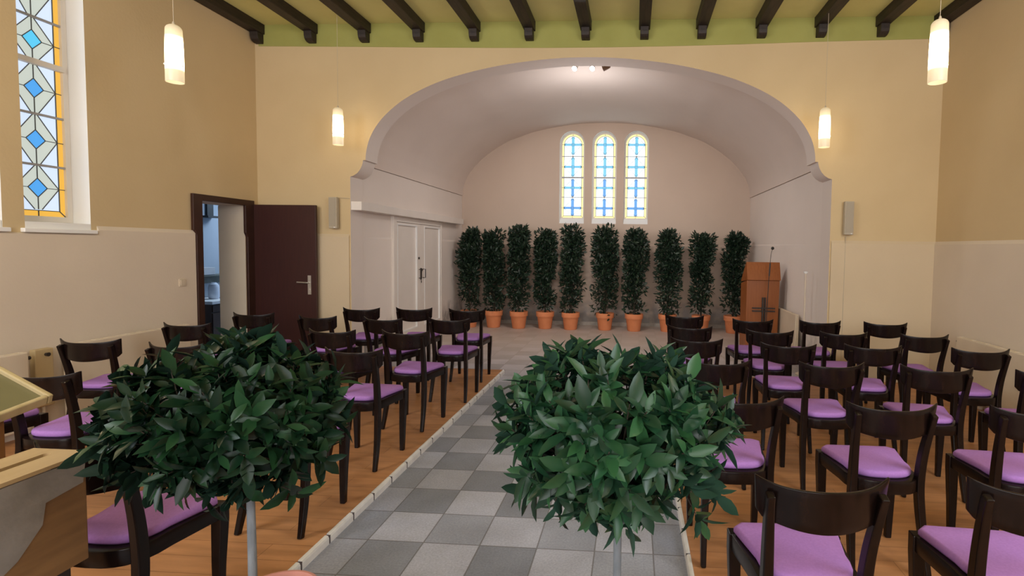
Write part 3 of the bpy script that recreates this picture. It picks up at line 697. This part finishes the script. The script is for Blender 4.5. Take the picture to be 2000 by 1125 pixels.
# ------------------------------------------------------------------ chairs
def seat_outline(front_w, back_w, y_back, y_front, n=14, corner=0.02):
    pts = [(front_w, y_front - corner), (front_w - corner, y_front), (-front_w + corner, y_front), (-front_w, y_front - corner)]
    ym = y_back + (y_front - y_back) * 0.42
    arc = []
    for k in range(n + 1):
        a = PI + PI * k / n
        ca, sa = math.cos(a), math.sin(a)
        # superellipse so that the back is rounded but full
        e = 0.72
        arc.append((back_w * math.copysign(abs(ca) ** e, ca), ym + (ym - y_back) * math.copysign(abs(sa) ** e, sa)))
    return pts + arc
def make_chair():
    r = empty('wooden_chair')
    fn = lambda a, bb, t: (a, bb, t)
    b = MB(); b.slab([seat_outline(0.203, 0.172, -0.03, 0.362)], fn, 0.392, 0.452)
    b.build('seat_frame', CHAIRW, r, bevel=0.006, smooth=True)
    # cushion, slightly domed
    ol = seat_outline(0.19, 0.152, 0.006, 0.348, 16, 0.03)
    cx, cy = 0, 0.185
    b = MB(); rings = [(0.96, 0.4525), (1.0, 0.461), (1.0, 0.474), (0.975, 0.483), (0.93, 0.4865), (0.6, 0.4895), (0.2, 0.490)]
    n = len(ol); vs = []; fs = []
    for sc_, z in rings: vs += [(cx + (x - cx) * sc_, cy + (y - cy) * sc_, z) for x, y in ol]
    for i in range(len(rings) - 1):
        for k in range(n): fs.append((i * n + k, i * n + (k + 1) % n, (i + 1) * n + (k + 1) % n, (i + 1) * n + k))
    fs += [tuple(range(n)), tuple((len(rings) - 1) * n + k for k in range(n))]
    b.add(vs, fs); tag(b.build('cushion', CUSH, r, smooth=True, angle=70), 'purple seat cushion')
    for sx in (-1, 1):
        b = MB(); b.tube([(sx * 0.175, 0.33, 0.0), (sx * 0.178, 0.332, 0.20), (sx * 0.182, 0.338, 0.38), (sx * 0.182, 0.338, 0.453)], [0.015, 0.019, 0.023, 0.0235], square=True)
        b.build('leg', CHAIRW, r, bevel=0.004)
    for sx in (-1, 1):
        pts = catmull([(sx * 0.172, -0.055, 0.0), (sx * 0.165, -0.012, 0.16), (sx * 0.157, 0.016, 0.32), (sx * 0.153, 0.022, 0.44), (sx * 0.157, 0.006, 0.58), (sx * 0.166, -0.028, 0.72), (sx * 0.169, -0.047, 0.778)], 4)
        rad = [0.0145 + 0.006 * math.sin(PI * min(1, p[2] / 0.8)) for p in pts]
        b = MB(); b.tube(pts, rad, square=True, sx=0.85, sy=1.05)
        b.build('leg', CHAIRW, r, bevel=0.005)
    # curved top rail
    b = MB(); nx, nz = 24, 5; W = 0.205
    grid = []
    for layer in (0, 1):
        for i in range(nx + 1):
            u = -1 + 2 * i / nx
            yy = -0.070 * (1 - u * u) ** 1.0 + (0.0 if layer == 0 else 0.013)
            ztop = 0.797 + 0.023 * abs(u) ** 4; zbot = 0.662 + 0.028 * u * u + (0.018 * max(0, (abs(u) - 0.9) / 0.1) ** 2)
            for j in range(nz + 1):
                v = j / nz; zz = zbot + (ztop - zbot) * v
                xx = u * (W - 0.008 * (1 - v))
                grid.append((xx, yy - 0.012 * (v - 0.5), zz))
    k = (nx + 1) * (nz + 1); ix = lambda l, i, j: l * k + i * (nz + 1) + j
    fs = []
    for i in range(nx):
        for j in range(nz):
            fs.append((ix(0, i, j), ix(0, i + 1, j), ix(0, i + 1, j + 1), ix(0, i, j + 1)))
            fs.append((ix(1, i, j), ix(1, i, j + 1), ix(1, i + 1, j + 1), ix(1, i + 1, j)))
        fs.append((ix(0, i, nz), ix(0, i + 1, nz), ix(1, i + 1, nz), ix(1, i, nz)))
        fs.append((ix(0, i, 0), ix(1, i, 0), ix(1, i + 1, 0), ix(0, i + 1, 0)))
    for j in range(nz):
        fs.append((ix(0, 0, j), ix(0, 0, j + 1), ix(1, 0, j + 1), ix(1, 0, j)))
        fs.append((ix(0, nx, j), ix(1, nx, j), ix(1, nx, j + 1), ix(0, nx, j + 1)))
    b.add(grid, fs); b.build('backrest', CHAIRW, r, smooth=True, bevel=0.003, seg=2)
    return r
chair0 = make_chair()
RW = {1: 'front row', 2: 'second row', 3: 'third row', 4: 'fourth row', 5: 'fifth row', 6: 'nearest row'}
def rowpos(side, c, seen):
    return seen
CH = [  # x, y (back rail), rotation deg, label
 (0.560, 5.63, -9, 'right block, front row, next to aisle'),
 (1.230, 5.42, 0, 'right block, front row, second from aisle, before lectern'),
 (1.898, 5.42, 2, 'right block, front row, third from aisle, before candle pole'),
 (2.524, 5.40, -4, 'right block, front row, nearest right wall'),
 (0.530, 4.84, -10, 'right block, second row, next to aisle'),
 (1.216, 4.708, -7, 'right block, second row, second from aisle'),
 (1.845, 4.695, 1, 'right block, second row, third from aisle'),
 (2.507, 4.66, 3, 'right block, second row, nearest right wall'),
 (0.514, 4.168, -5, 'right block, third row, next to aisle'),
 (1.184, 4.037, -5, 'right block, third row, second from aisle'),
 (1.812, 4.058, -4, 'right block, third row, third from aisle'),
 (2.563, 4.020, 0, 'right block, third row, nearest right wall'),
 (0.553, 3.36, 2, 'right block, fourth row, next to aisle'),
 (1.262, 3.378, 3, 'right block, fourth row, second from aisle'),
 (1.876, 3.341, -7, 'right block, fourth row, third from aisle'),
 (2.520, 3.29, -4, 'right block, fourth row, cut by right photo edge'),
 (0.530, 2.53, 3, 'right block, fifth row, next to aisle'),
 (1.208, 2.493, 1, 'right block, fifth row, second from aisle'),
 (1.853, 2.487, -4, 'right block, fifth row, cut by right edge'),
 (0.595, 1.638, 2, 'right block, nearest row, next to aisle, largest seen'),
 (1.256, 1.668, -3, 'right block, nearest row, in bottom right corner'),
 (-1.832, 5.745, 3, 'left block, front row, next to aisle'),
 (-2.437, 5.742, 3, 'left block, front row, before white double door'),
 (-2.989, 5.633, 3, 'left block, front row, third from aisle'),
 (-3.788, 5.033, 4, 'left block, between doorway and left laurel, before door hinge'),
 (-1.761, 4.976, 1, 'left block, second row, next to aisle'),
 (-2.388, 4.902, -7, 'left block, second row, second from aisle'),
 (-3.062, 4.935, -6, 'left block, second row, before brown door leaf'),
 (-1.848, 4.174, -5, 'left block, third row, next to aisle'),
 (-2.452, 4.15, -3, 'left block, third row, just above left laurel'),
 (-3.836, 4.295, 4, 'left block, third row, by left wall before doorway'),
 (-1.860, 3.40, -2, 'left block, fourth row, next to aisle'),
 (-3.132, 3.41, -2, 'left block, fourth row, peeping above left laurel'),
 (-3.831, 3.473, 7, 'left block, fourth row, by left wall and pipe board'),
 (-1.845, 2.585, -1, 'left block, fifth row, next to aisle behind laurel'),
 (-3.120, 2.575, 3, 'left block, fifth row, between slanted desk and laurel'),
 (-3.76, 2.60, 2, 'left block, fifth row, mostly behind slanted desk'),
 (-1.850, 1.66, -1, 'left block, nearest row, beside wooden slot box'),
]
for i, (x, y, rz, lab) in enumerate(CH):
    o = chair0 if i == 0 else copy_tree(chair0)
    o.location = (x, y, PLAT); o.rotation_euler = (0, 0, math.radians(rz))
    tag(o, 'dark chair with purple cushion, ' + lab, 'chair', 'dark wooden chairs in the %s block' % ('right' if x > 0 else 'left'))

# ------------------------------------------------------------------ plants
def leaf_geo(mb, base, d, nrm, L, W, curl, mi=0):
    d = d.normalized(); s = d.cross(nrm)
    if s.length < 1e-4: s = d.cross(Vector((1, 0, 0.3)))
    s.normalize(); n = s.cross(d).normalized()
    st = ((0.0, 0.08), (0.22, 0.72), (0.5, 1.0), (0.78, 0.66), (1.0, 0.0))
    vs = []; fs = []
    for t, w in st:
        c = base + d * L * t - n * curl * L * t * t
        if w == 0.0: vs.append(c); continue
        fold = W * w * 0.5
        vs += [c - s * fold + n * fold * 0.35, c, c + s * fold + n * fold * 0.35]
    for i in range(3):
        a = i * 3
        fs += [(a, a + 1, a + 4, a + 3), (a + 1, a + 2, a + 5, a + 4)]
    fs += [(9, 10, 12), (10, 11, 12)]
    mb.add(vs, fs, mi)
def rnd_dir(rng):
    while True:
        v = Vector((rng.uniform(-1, 1), rng.uniform(-1, 1), rng.uniform(-1, 1)))
        if 0.1 < v.length < 1: return v.normalized()
def ball_tree(base, top, pot_c, pot_r, pot_h, potmat, center, rad, label, seed, ntip, extra=(), forbid=None, leafmat=None):
    rng = random.Random(seed)
    root = empty('laurel_standard', (pot_c[0], pot_c[1], 0)); tag(root, label, 'tree', 'round-headed laurels in the aisle')
    off = Vector((pot_c[0], pot_c[1], 0))
    b = MB(); r = pot_r
    b.lathe([(r * 0.68, 0.0), (r * 0.9, pot_h * 0.72), (r * 0.91, pot_h * 0.75), (r * 0.99, pot_h * 0.755), (r, pot_h * 0.99), (r * 0.985, pot_h), (r * 0.93, pot_h), (r * 0.91, pot_h * 0.985), (r * 0.86, pot_h - 0.16), (r * 0.84, pot_h - 0.165)], 40)
    b.build('pot', potmat, root, smooth=True, loc=(0, 0, 0.001))
    b = MB(); b.lathe([(r * 0.85, pot_h - 0.14), (r * 0.4, pot_h - 0.125), (0.004, pot_h - 0.12)], 24); b.build('soil', SOIL, root, smooth=True)
    pts = catmull([tuple(Vector(p) - off) for p in (base, ((base[0] * 0.6 + top[0] * 0.4) + 0.004, base[1] * 0.6 + top[1] * 0.4, base[2] * 0.6 + top[2] * 0.4), top)], 5)
    b = MB(); b.tube(pts, [0.0135 - 0.003 * i / len(pts) for i in range(len(pts))], 12); b.build('trunk', BARK, root, smooth=True)
    lf = MB(); br = MB(); C0 = Vector(center); R = Vector(rad); T = Vector(top)
    tips = []
    for k in range(ntip):
        d = rnd_dir(rng)
        rr = rng.uniform(0.80, 0.97) if k < ntip * 0.78 else rng.uniform(0.45, 0.8)
        # lumpy outline
        rr *= 1 + 0.09 * math.sin(3.1 * d.x * 2 + seed) * math.cos(2.7 * d.z * 2 + 1.3 * seed)
        p = C0 + Vector((d.x * R.x, d.y * R.y, d.z * R.z)) * rr
        tips.append((p, d))
    for e in extra: tips.append((Vector(e[0]), Vector(e[1]).normalized()))
    for p, d in tips:
        g = Vector((d.x / R.x, d.y / R.y, d.z / R.z)).normalized()
        g = (g + Vector((0, 0, 0.35)) + rnd_dir(rng) * 0.35).normalized()
        if rng.random() < 0.55 or p.z < C0.z - 0.5 * R.z:
            q = p - g * rng.uniform(0.08, 0.16); hub = T.lerp(p, 0.4)
            br.tube([tuple(hub - off), tuple(q - off), tuple(p - off)], [0.004, 0.0026, 0.0014], 5)
        nl = rng.randint(6, 9); a0 = rng.uniform(0, 6.28)
        e1 = g.orthogonal().normalized(); e2 = g.cross(e1)
        for j in range(nl):
            a = a0 + j * 2.4
            side = e1 * math.cos(a) + e2 * math.sin(a)
            lift = 0.25 + 0.75 * (j / nl) + rng.uniform(-0.15, 0.2)
            dd = (g * lift + side * (1.05 - 0.35 * j / nl) + rnd_dir(rng) * 0.22).normalized()
            bp = p - g * (0.05 * (1 - j / nl)) + rnd_dir(rng) * 0.006
            L = rng.uniform(0.05, 0.092); 
            tip = bp + dd * L
            if forbid and (forbid(tip) or forbid(bp)): continue
            leaf_geo(lf, bp - off, dd, (g + rnd_dir(rng) * 0.35), L, L * rng.uniform(0.34, 0.44), rng.uniform(0.0, 0.28))
    lf.build('foliage', leafmat or LEAF, root, smooth=True, recalc=False, angle=80)
    br.build('branches', BARKD, root, smooth=True)
    return root
ball_tree((-0.035, 1.45, 0.27), (-0.029, 1.45, 0.86), (-0.033, 1.45), 0.13, 0.40, TERRA2, (-0.045, 1.45, 1.058), (0.318, 0.29, 0.222),
          'round-headed laurel on a thin grey trunk standing in the aisle, right of the pair', 11, 300,
          extra=[((-0.10, 1.33, 0.85), (-0.2, -0.3, -1)), ((0.0, 1.30, 0.85), (0.1, -0.3, -1)), ((0.19, 1.36, 0.84), (0.4, -0.2, -0.8)), ((-0.20, 1.36, 0.86), (-0.4, -0.3, -0.8)), ((0.24, 1.40, 0.89), (0.6, -0.2, -0.5)), ((-0.30, 1.42, 0.88), (-0.8, -0.1, -0.4)), ((-0.03, 1.36, 0.88), (0, -0.5, -0.8))])
def forb(p):
    return (p.x < -1.60 and p.y > 1.50 and p.z < 0.93) or (p.x < -1.63 and p.y < 1.60 and p.z < 0.96) or p.x < -1.95 and p.z < 1.1
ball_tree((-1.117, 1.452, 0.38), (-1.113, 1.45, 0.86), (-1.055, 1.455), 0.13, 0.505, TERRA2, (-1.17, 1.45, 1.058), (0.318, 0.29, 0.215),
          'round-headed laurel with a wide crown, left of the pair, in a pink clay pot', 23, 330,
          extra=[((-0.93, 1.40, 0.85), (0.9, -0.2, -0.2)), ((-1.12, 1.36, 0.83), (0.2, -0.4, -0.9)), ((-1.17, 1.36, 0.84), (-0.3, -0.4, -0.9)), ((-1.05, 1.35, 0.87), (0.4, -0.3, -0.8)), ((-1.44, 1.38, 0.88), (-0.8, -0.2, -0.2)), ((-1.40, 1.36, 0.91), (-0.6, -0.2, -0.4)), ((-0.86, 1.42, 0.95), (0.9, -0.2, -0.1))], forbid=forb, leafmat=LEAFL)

def column_tree(x, y, h, w, seed, label, sparse=0.5, potr=0.175, lim=(-0.25, 0.25)):
    rng = random.Random(seed)
    root = empty('potted_laurel', (x, y, 0)); tag(root, label, 'potted plant', 'column laurels along the chancel back wall')
    b = MB(); r = potr; ph = 0.325
    b.lathe([(r * 0.66, 0.0), (r * 0.70, 0.012), (r * 0.86, ph * 0.70), (r * 0.87, ph * 0.72), (r * 0.97, ph * 0.725), (r, ph * 0.985), (r * 0.985, ph), (r * 0.90, ph), (r * 0.88, ph * 0.97), (r * 0.82, ph - 0.04)], 32)
    b.build('pot', TERRA, root, smooth=True, loc=(0, 0, 0.001))
    b = MB(); b.lathe([(r * 0.85, ph - 0.035), (r * 0.4, ph - 0.02), (0.004, ph - 0.015)], 20); b.build('soil', SOIL, root)
    pts = []; z = ph - 0.03
    px, py = 0, 0
    while z < h - 0.12:
        pts.append((px, py, z)); px += rng.uniform(-0.015, 0.015); py += rng.uniform(-0.01, 0.01); z += 0.2
    pts.append((px, py, h - 0.1))
    b = MB(); b.tube(pts, [0.018 - 0.011 * i / (len(pts) - 1) for i in range(len(pts))], 8); b.build('trunk', BARKD, root, smooth=True)
    lf = MB(); br = MB(); z0 = ph + 0.06
    # lumps of foliage stacked on the stem
    lumps = []
    nz = 13
    for i in range(nz):
        t = i / (nz - 1); zz = z0 + 0.06 + (h - 0.17 - z0) * t
        rr = w * 0.5 * 1.2 * (0.88 + 0.16 * rng.random()) * (0.95 if t < 0.75 else 1.0) * (0.82 if i == nz - 1 else 1)
        for q in range(4 if t > 0.45 else 3):
            a = rng.uniform(0, 6.28); o_ = rr * rng.uniform(0.15, 0.5)
            lumps.append((Vector((o_ * math.cos(a), o_ * 0.7 * math.sin(a), zz + rng.uniform(-0.05, 0.05))), rr * rng.uniform(0.5, 0.72), t))
    for c, rr, t in lumps:
        cnt = int((46 + 34 * t) * (1.0 if t > 0.5 else 1.0 - 0.55 * sparse * (1 - t / 0.5)))
        for k in range(cnt):
            d = rnd_dir(rng); p = c + Vector((d.x, d.y * 0.75, d.z * 0.85)) * rr * rng.uniform(0.45, 1.0)
            if p.y > 0.30: p.y = 0.30
            p.x = min(max(p.x, lim[0] + 0.022 + 0.03 * rng.random()), lim[1] - 0.022 - 0.03 * rng.random())
            g = (d + Vector((0, 0, 0.3)) + rnd_dir(rng) * 0.6).normalized()
            L = rng.uniform(0.06, 0.1)
            g.normalize(); tx = p.x + g.x * L
            if tx < lim[0] + 0.008 or tx > lim[1] - 0.008: g.x = -0.4 * g.x
            leaf_geo(lf, p, g, rnd_dir(rng) + Vector((0, 0, 0.6)), L, L * 0.42, rng.uniform(0, 0.3))
        br.tube([(0, 0, max(z0 - 0.05, c.z - rr * 0.8)), tuple(c * 0.6 + Vector((0, 0, c.z * 0.4))), tuple(c + Vector((0, 0, rr * 0.4)))], [0.006, 0.004, 0.002], 5)
    lf.build('foliage', LEAFD, root, smooth=True, recalc=False, angle=80)
    br.build('branches', BARKD, root)
    return root
PLY = 9.98
PL = [(-3.125, 1.86, 0.46, 'leftmost potted column laurel, in the corner behind the front-row aisle chair'),
      (-2.665, 1.84, 0.50, 'second potted column laurel from the left corner'),
      (-2.165, 1.92, 0.48, 'third potted column laurel from the left, tallest of the left group'),
      (-1.66, 1.86, 0.46, 'fourth potted column laurel from the left, last before the gap'),
      (-1.163, 1.92, 0.47, 'potted column laurel under the left lancet window'),
      (-0.51, 1.90, 0.56, 'broad potted column laurel under the middle lancet window'),
      (0.045, 1.90, 0.50, 'potted column laurel under the right lancet window'),
      (0.675, 1.86, 0.52, 'third potted column laurel from the right, broad at the top'),
      (1.30, 1.835, 0.43, 'second potted column laurel from the right, slender'),
      (1.90, 1.84, 0.42, 'rightmost potted column laurel, beside the wooden lectern')]
for i, (x, h, w, lab) in enumerate(PL):
    lo_ = (PL[i - 1][0] - x) / 2 if i else -0.34
    hi_ = (PL[i + 1][0] - x) / 2 if i < 9 else 0.30
    column_tree(x, PLY + (0.02 if i % 2 else -0.02), h, w, 100 + i, lab, 0.9 if i in (8, 9, 0) else 0.5, lim=(max(lo_, -0.33), min(hi_, 0.33)))

# ------------------------------------------------------------------ lectern, mic, candle pole, radiators
LY = 7.9
lx0, lx1 = 1.69, 2.17
r = empty('lectern', ((lx0 + lx1) / 2, LY, 0)); tag(r, 'orange wooden lectern with dark double-barred cross on its front', 'lectern')
hw = (lx1 - lx0) / 2
b = MB(); b.add([(-hw, 0, 0), (hw - 0.02, 0, 0), (hw - 0.02, 0.42, 0), (-hw, 0.42, 0), (-hw, 0, 1.115), (hw - 0.004, 0, 1.115), (hw - 0.004, 0.42, 1.05), (-hw, 0.42, 1.05)], [(0, 3, 2, 1), (4, 5, 6, 7), (0, 1, 5, 4), (1, 2, 6, 5), (2, 3, 7, 6), (3, 0, 4, 7)])
b.build('body', LECT, r, bevel=0.005)
b = MB(); b.add([(-hw, -0.03, 1.12), (hw + 0.004, -0.03, 1.12), (hw + 0.004, 0.06, 1.385), (-hw + 0.0, 0.06, 1.385), (-hw, 0.45, 1.07), (hw + 0.004, 0.45, 1.07), (hw + 0.004, 0.10, 1.375), (-hw, 0.10, 1.375)], [(0, 1, 2, 3), (0, 4, 5, 1), (3, 2, 6, 7), (7, 6, 5, 4), (1, 5, 6, 2), (0, 3, 7, 4)])
b.build('desk_top', LECT, r, bevel=0.005)
b = MB()
for dx in (-0.017, 0.017): b.box((0.01 + dx - 0.010, -0.028, 0.42), (0.01 + dx + 0.010, -0.002, 0.865))
for dz in (-0.022, 0.022): b.box((0.01 - 0.165, -0.026, 0.685 + dz - 0.008), (0.01 + 0.165, -0.004, 0.685 + dz + 0.008))
tag(b.build('cross', IRON, r), 'dark iron double-barred cross')
r = empty('microphone', (1.955, LY - 0.13, 0)); tag(r, 'thin gooseneck microphone on a stand before the lectern', 'microphone')
b = MB(); b.lathe([(0.085, 0.0), (0.085, 0.012), (0.02, 0.022), (0.008, 0.03)], 20, (0, 0, 0.001)); b.build('base', IRON, r)
b = MB(); b.tube([(0, 0, 0.02), (0.003, 0, 0.6), (0.016, 0, 1.1), (0.022, 0, 1.2)], 0.0055, 8); b.build('pole', IRON, r)
b = MB(); b.tube([(0.022, 0, 1.19), (0.03, 0, 1.375)], 0.010, 8); b.build('joint', BLACK, r)
b = MB(); b.tube(catmull([(0.03, 0, 1.37), (0.034, 0, 1.45), (0.044, 0.01, 1.52), (0.062, 0.02, 1.575)], 5), 0.0035, 6); b.build('gooseneck', IRON, r)
b = MB(); b.lathe([(0.002, -0.024), (0.018, -0.016), (0.024, 0.0), (0.018, 0.017), (0.002, 0.025)], 14, (0.064, 0.022, 1.59)); b.build('capsule', BLACK, r, smooth=True)

r = empty('candle_pole', (2.155, 6.72, 0)); tag(r, 'slim tan candle pole with small white cap by right chancel wall', 'candle stand')
b = MB(); b.lathe([(0.085, 0.0), (0.085, 0.015), (0.03, 0.04), (0.012, 0.06)], 20, (0, 0, 0.001)); b.build('base', POLE, r, smooth=True)
b = MB(); b.tube([(0, 0, 0.05), (0, 0, 1.29)], 0.0115, 12); b.build('pole', POLE, r, smooth=True)
b = MB(); b.lathe([(0.008, 1.27), (0.026, 1.292), (0.028, 1.302), (0.008, 1.303)], 16); tag(b.build('drip_cap', WHITE, r, smooth=True), 'small white drip cap')

def radiator(name_loc, y0, y1, z0, z1, side, label, depth=0.10):
    x = name_loc
    r = empty('radiator', (x, (y0 + y1) / 2, z0)); tag(r, label, 'radiator', 'flat panel radiators')
    s = side; L = (y1 - y0) / 2; H = z1 - z0
    b = MB(); xa, xb = sorted((s * (depth - 0.03), s * depth)); b.box((xa, -L, 0), (xb, L, H))
    b.build('front_panel', RADI, r, bevel=0.008)
    b = MB(); xa, xb = sorted((s * 0.03, s * 0.05)); b.box((xa, -L, 0), (xb, L, H)); b.build('rear_panel', RADI, r, bevel=0.008)
    b = MB(); xa, xb = sorted((s * 0.04, s * (depth - 0.015)))
    for k in range(12):
        yy = -L + 0.02 + (2 * L - 0.04) * k / 11; b.box((xa, yy - 0.006, H - 0.012), (xb, yy + 0.006, H + 0.002))
    b.build('top_grille', RADI, r)
    b = MB()
    for yy in (-L * 0.7, L * 0.7):
        xa, xb = sorted((0.0, s * 0.06)); b.box((xa, yy - 0.02, 0.03), (xb, yy + 0.02, H - 0.05))
        xa, xb = sorted((s * 0.03, s * 0.06)); b.box((xa, yy - 0.015, PLAT - z0 + 0.001 if z0 < 0.4 else -0.1), (xb, yy + 0.015, 0.05))
    b.build('bracket', RADI, r)
    b = MB(); b.tube([(s * 0.07, (L), H - 0.05), (s * 0.07, L + 0.03, H - 0.05)], 0.014, 10); b.build('valve', IRON, r)
    return r
radiator(XL + 0.024, 2.3, 3.655, 0.12, 0.71, 1, 'flat panel radiator on the left wall at the edge of the photo')
radiator(XL + 0.024, 3.95, 5.12, 0.12, 0.715, 1, 'flat panel radiator on the left wall between pipe board and door')
radiator(XR - 0.024, 3.4, 5.62, 0.12, 0.70, -1, 'flat panel radiator on the right wall')
radiator(NR - 0.018, 7.2, 8.6, 0.10, 0.70, -1, 'flat panel radiator in the chancel behind the lectern', depth=0.078)
r = empty('pipe_board', (XL + 0.0205, 3.805, 0.25)); tag(r, 'ochre wooden pipe board with two knobs between the left radiators', 'board')
b = MB(); b.box((0.0, -0.065, 0), (0.05, 0.065, 0.455)); b.build('panel', BRASSW, r, bevel=0.006)
b = MB(); b.tube([(0.025, 0, PLAT - 0.25 + 0.001), (0.025, 0, 0.02)], 0.011, 10); b.build('pipe', RADI, r)
for zz in (0.06, 0.41):
    b = MB(); b.tube([(0.05, 0.01, zz), (0.075, 0.01, zz)], [0.012, 0.016], 12); b.build('knob', IRON if zz > 0.2 else BRASSW, r)

# ------------------------------------------------------------------ left foreground: slot box and slanted desk
r = empty('slot_box', (-1.78, 1.30, 0)); tag(r, 'light wooden box with a slot in its top, on a dark stand at left edge', 'box')
bx0, bx1, by0, by1, bz0, bz1 = -0.097, 0.097, -0.27, 0.215, 0.56, 0.90
b = MB(); b.box((bx0 + 0.004, by0 + 0.01, bz0), (bx1 - 0.006, by1 - 0.012, bz1 - 0.06)); b.build('body', BOXW, r, bevel=0.003)
b = MB()
slot = [(-0.004 + 0.013 * math.cos(a), (0.17 if math.sin(a) >= 0 else -0.16) + 0.013 * math.sin(a)) for a in [2 * PI * k / 20 + 0.01 for k in range(20)]]
b.slab([[(bx0, by0), (bx1, by0), (bx1, by1), (bx0, by1)], slot], lambda a, bb, t: (a, bb, t), bz1 - 0.011, bz1); b.build('lid', BOXTOP, r)
b = MB()
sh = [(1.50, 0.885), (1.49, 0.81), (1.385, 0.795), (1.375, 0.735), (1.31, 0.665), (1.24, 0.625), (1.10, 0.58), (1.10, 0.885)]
b.slab([[(yy - 1.30, zz) for yy, zz in sh]], lambda a, bb, t: (t, a, bb), bx1 - 0.006, bx1 - 0.002); tag(b.build('side_plate', GREYPLATE, r), 'thin grey plate on the side of the box')  # thin grey plate with a stepped outline on the side face
b = MB(); b.box((-0.075, by0 + 0.05, PLAT + 0.001), (0.075, by1 - 0.05, bz0)); b.build('stand', DARKST, r, bevel=0.006)

Cn = Vector((-2.067, 1.738, 1.0)); u = Vector((-0.204, 0.0, 0.1)).normalized(); v = Vector((0.0, -0.163, -0.036)).normalized()
v = (v - u * u.dot(v)).normalized(); nn = u.cross(v)
if nn.z < 0: nn = -nn
r = empty('slanted_desk', (-2.30, 1.55, 0)); tag(r, 'wooden desk with slanted olive top in a pale raised rim, cut by left edge', 'desk')
off = Vector((-2.30, 1.55, 0))
def obox(mb, u0, u1, v0, v1, n0, n1):
    P = [Cn + u * a + v * c + nn * d - off for d in (n0, n1) for a, c in ((u0, v0), (u1, v0), (u1, v1), (u0, v1))]
    mb.add(P, [(0, 3, 2, 1), (4, 5, 6, 7), (0, 1, 5, 4), (1, 2, 6, 5), (2, 3, 7, 6), (3, 0, 4, 7)])
UL, VL = 0.46, 0.40
b = MB(); obox(b, 0.01, UL - 0.01, 0.01, VL - 0.01, -0.03, -0.012); b.build('panel', OLIVE, r)
b = MB(); w_ = 0.016
obox(b, 0, UL, 0, w_, -0.032, 0.004); obox(b, 0, UL, VL - w_, VL, -0.032, 0.004); obox(b, 0, w_, w_, VL - w_, -0.032, 0.004); obox(b, UL - w_, UL, w_, VL - w_, -0.032, 0.004)
b.build('rim', RIMW, r, bevel=0.004)
b = MB(); b.add([(0.10, 0.14, PLAT), (0.10, -0.16, PLAT), (-0.14, -0.16, PLAT), (-0.14, 0.14, PLAT), (0.10, 0.14, 0.965), (0.10, -0.16, 0.905), (-0.14, -0.16, 1.02), (-0.14, 0.14, 1.08)],
                [(0, 1, 2, 3), (4, 7, 6, 5), (0, 4, 5, 1), (1, 5, 6, 2), (2, 6, 7, 3), (3, 7, 4, 0)]); b.build('body', noisy('desk_orange', (0.20, 0.085, 0.02), (0.26, 0.11, 0.03), 5, 0.4, 0, 60, 0.4, (6, 6, 0.8)), r, bevel=0.004)

# ------------------------------------------------------------------ light
def area(name, loc, rot, sx, sy, power, col):
    l = bpy.data.lights.new(name, 'AREA'); l.shape = 'RECTANGLE'; l.size = sx; l.size_y = sy; l.energy = power; l.color = col
    o = bpy.data.objects.new(name, l); COL.objects.link(o); o.location = loc; o.rotation_euler = rot; return o
def point(name, loc, power, col, rad=0.07):
    l = bpy.data.lights.new(name, 'POINT'); l.energy = power; l.color = col; l.shadow_soft_size = rad
    o = bpy.data.objects.new(name, l); COL.objects.link(o); o.location = loc; return o
WARM = (1.0, 0.78, 0.48); DAY = (0.86, 0.93, 1.0)
for i, (x, y) in enumerate(((-3.4, 1.7), (2.05, 1.7), (-3.4, -0.5), (2.05, -0.5))):
    point('pendant_light_%d' % i, (x, y, 2.95), 37, WARM)
# daylight from the side windows behind the camera's field of view
area('daylight_left', (XL + 0.05, 0.6, 2.7), (0, -PI / 2, math.radians(32)), 2.0, 3.0, 190, (0.78, 0.88, 1.0))
area('daylight_right', (XR - 0.05, 1.2, 2.7), (0, PI / 2, math.radians(-32)), 2.0, 3.0, 170, (0.80, 0.89, 1.0))
area('daylight_rear', (-0.6, -4.2, 2.5), (PI / 2, 0, 0), 5.0, 2.8, 265, (0.95, 0.96, 1.0))
area('side_room_daylight', (-5.6, 8.6, 2.6), (0, 0, 0), 0.8, 0.8, 40, (0.65, 0.82, 1.0))
for x in (-0.80, -0.572):
    point('chancel_fill', (x, 7.6, 3.30), 14, (0.98, 0.95, 0.95), 0.06)  # added fill light without a fixture, lifts the chancel's ambient level
    l = bpy.data.lights.new('spot_light', 'SPOT'); l.energy = 54; l.color = (1.0, 0.90, 0.82); l.spot_size = math.radians(145); l.spot_blend = 0.8; l.shadow_soft_size = 0.04
    o = bpy.data.objects.new('spot_light', l); COL.objects.link(o); o.location = (x, 7.15, 3.62); o.rotation_euler = (math.radians(36), 0, 0)
w = bpy.data.worlds.new('sky'); SC.world = w; w.use_nodes = True
w.node_tree.nodes['Background'].inputs[0].default_value = (0.75, 0.85, 1.0, 1); w.node_tree.nodes['Background'].inputs[1].default_value = 0.6

SC.view_settings.view_transform = 'Standard'
SC.view_settings.look = 'None'
SC.view_settings.exposure = 0.0
SC.view_settings.gamma = 1.0
SC.cycles.use_denoising = True
SC.cycles.max_bounces = 8
SC.cycles.diffuse_bounces = 5
SC.cycles.sample_clamp_indirect = 8.0
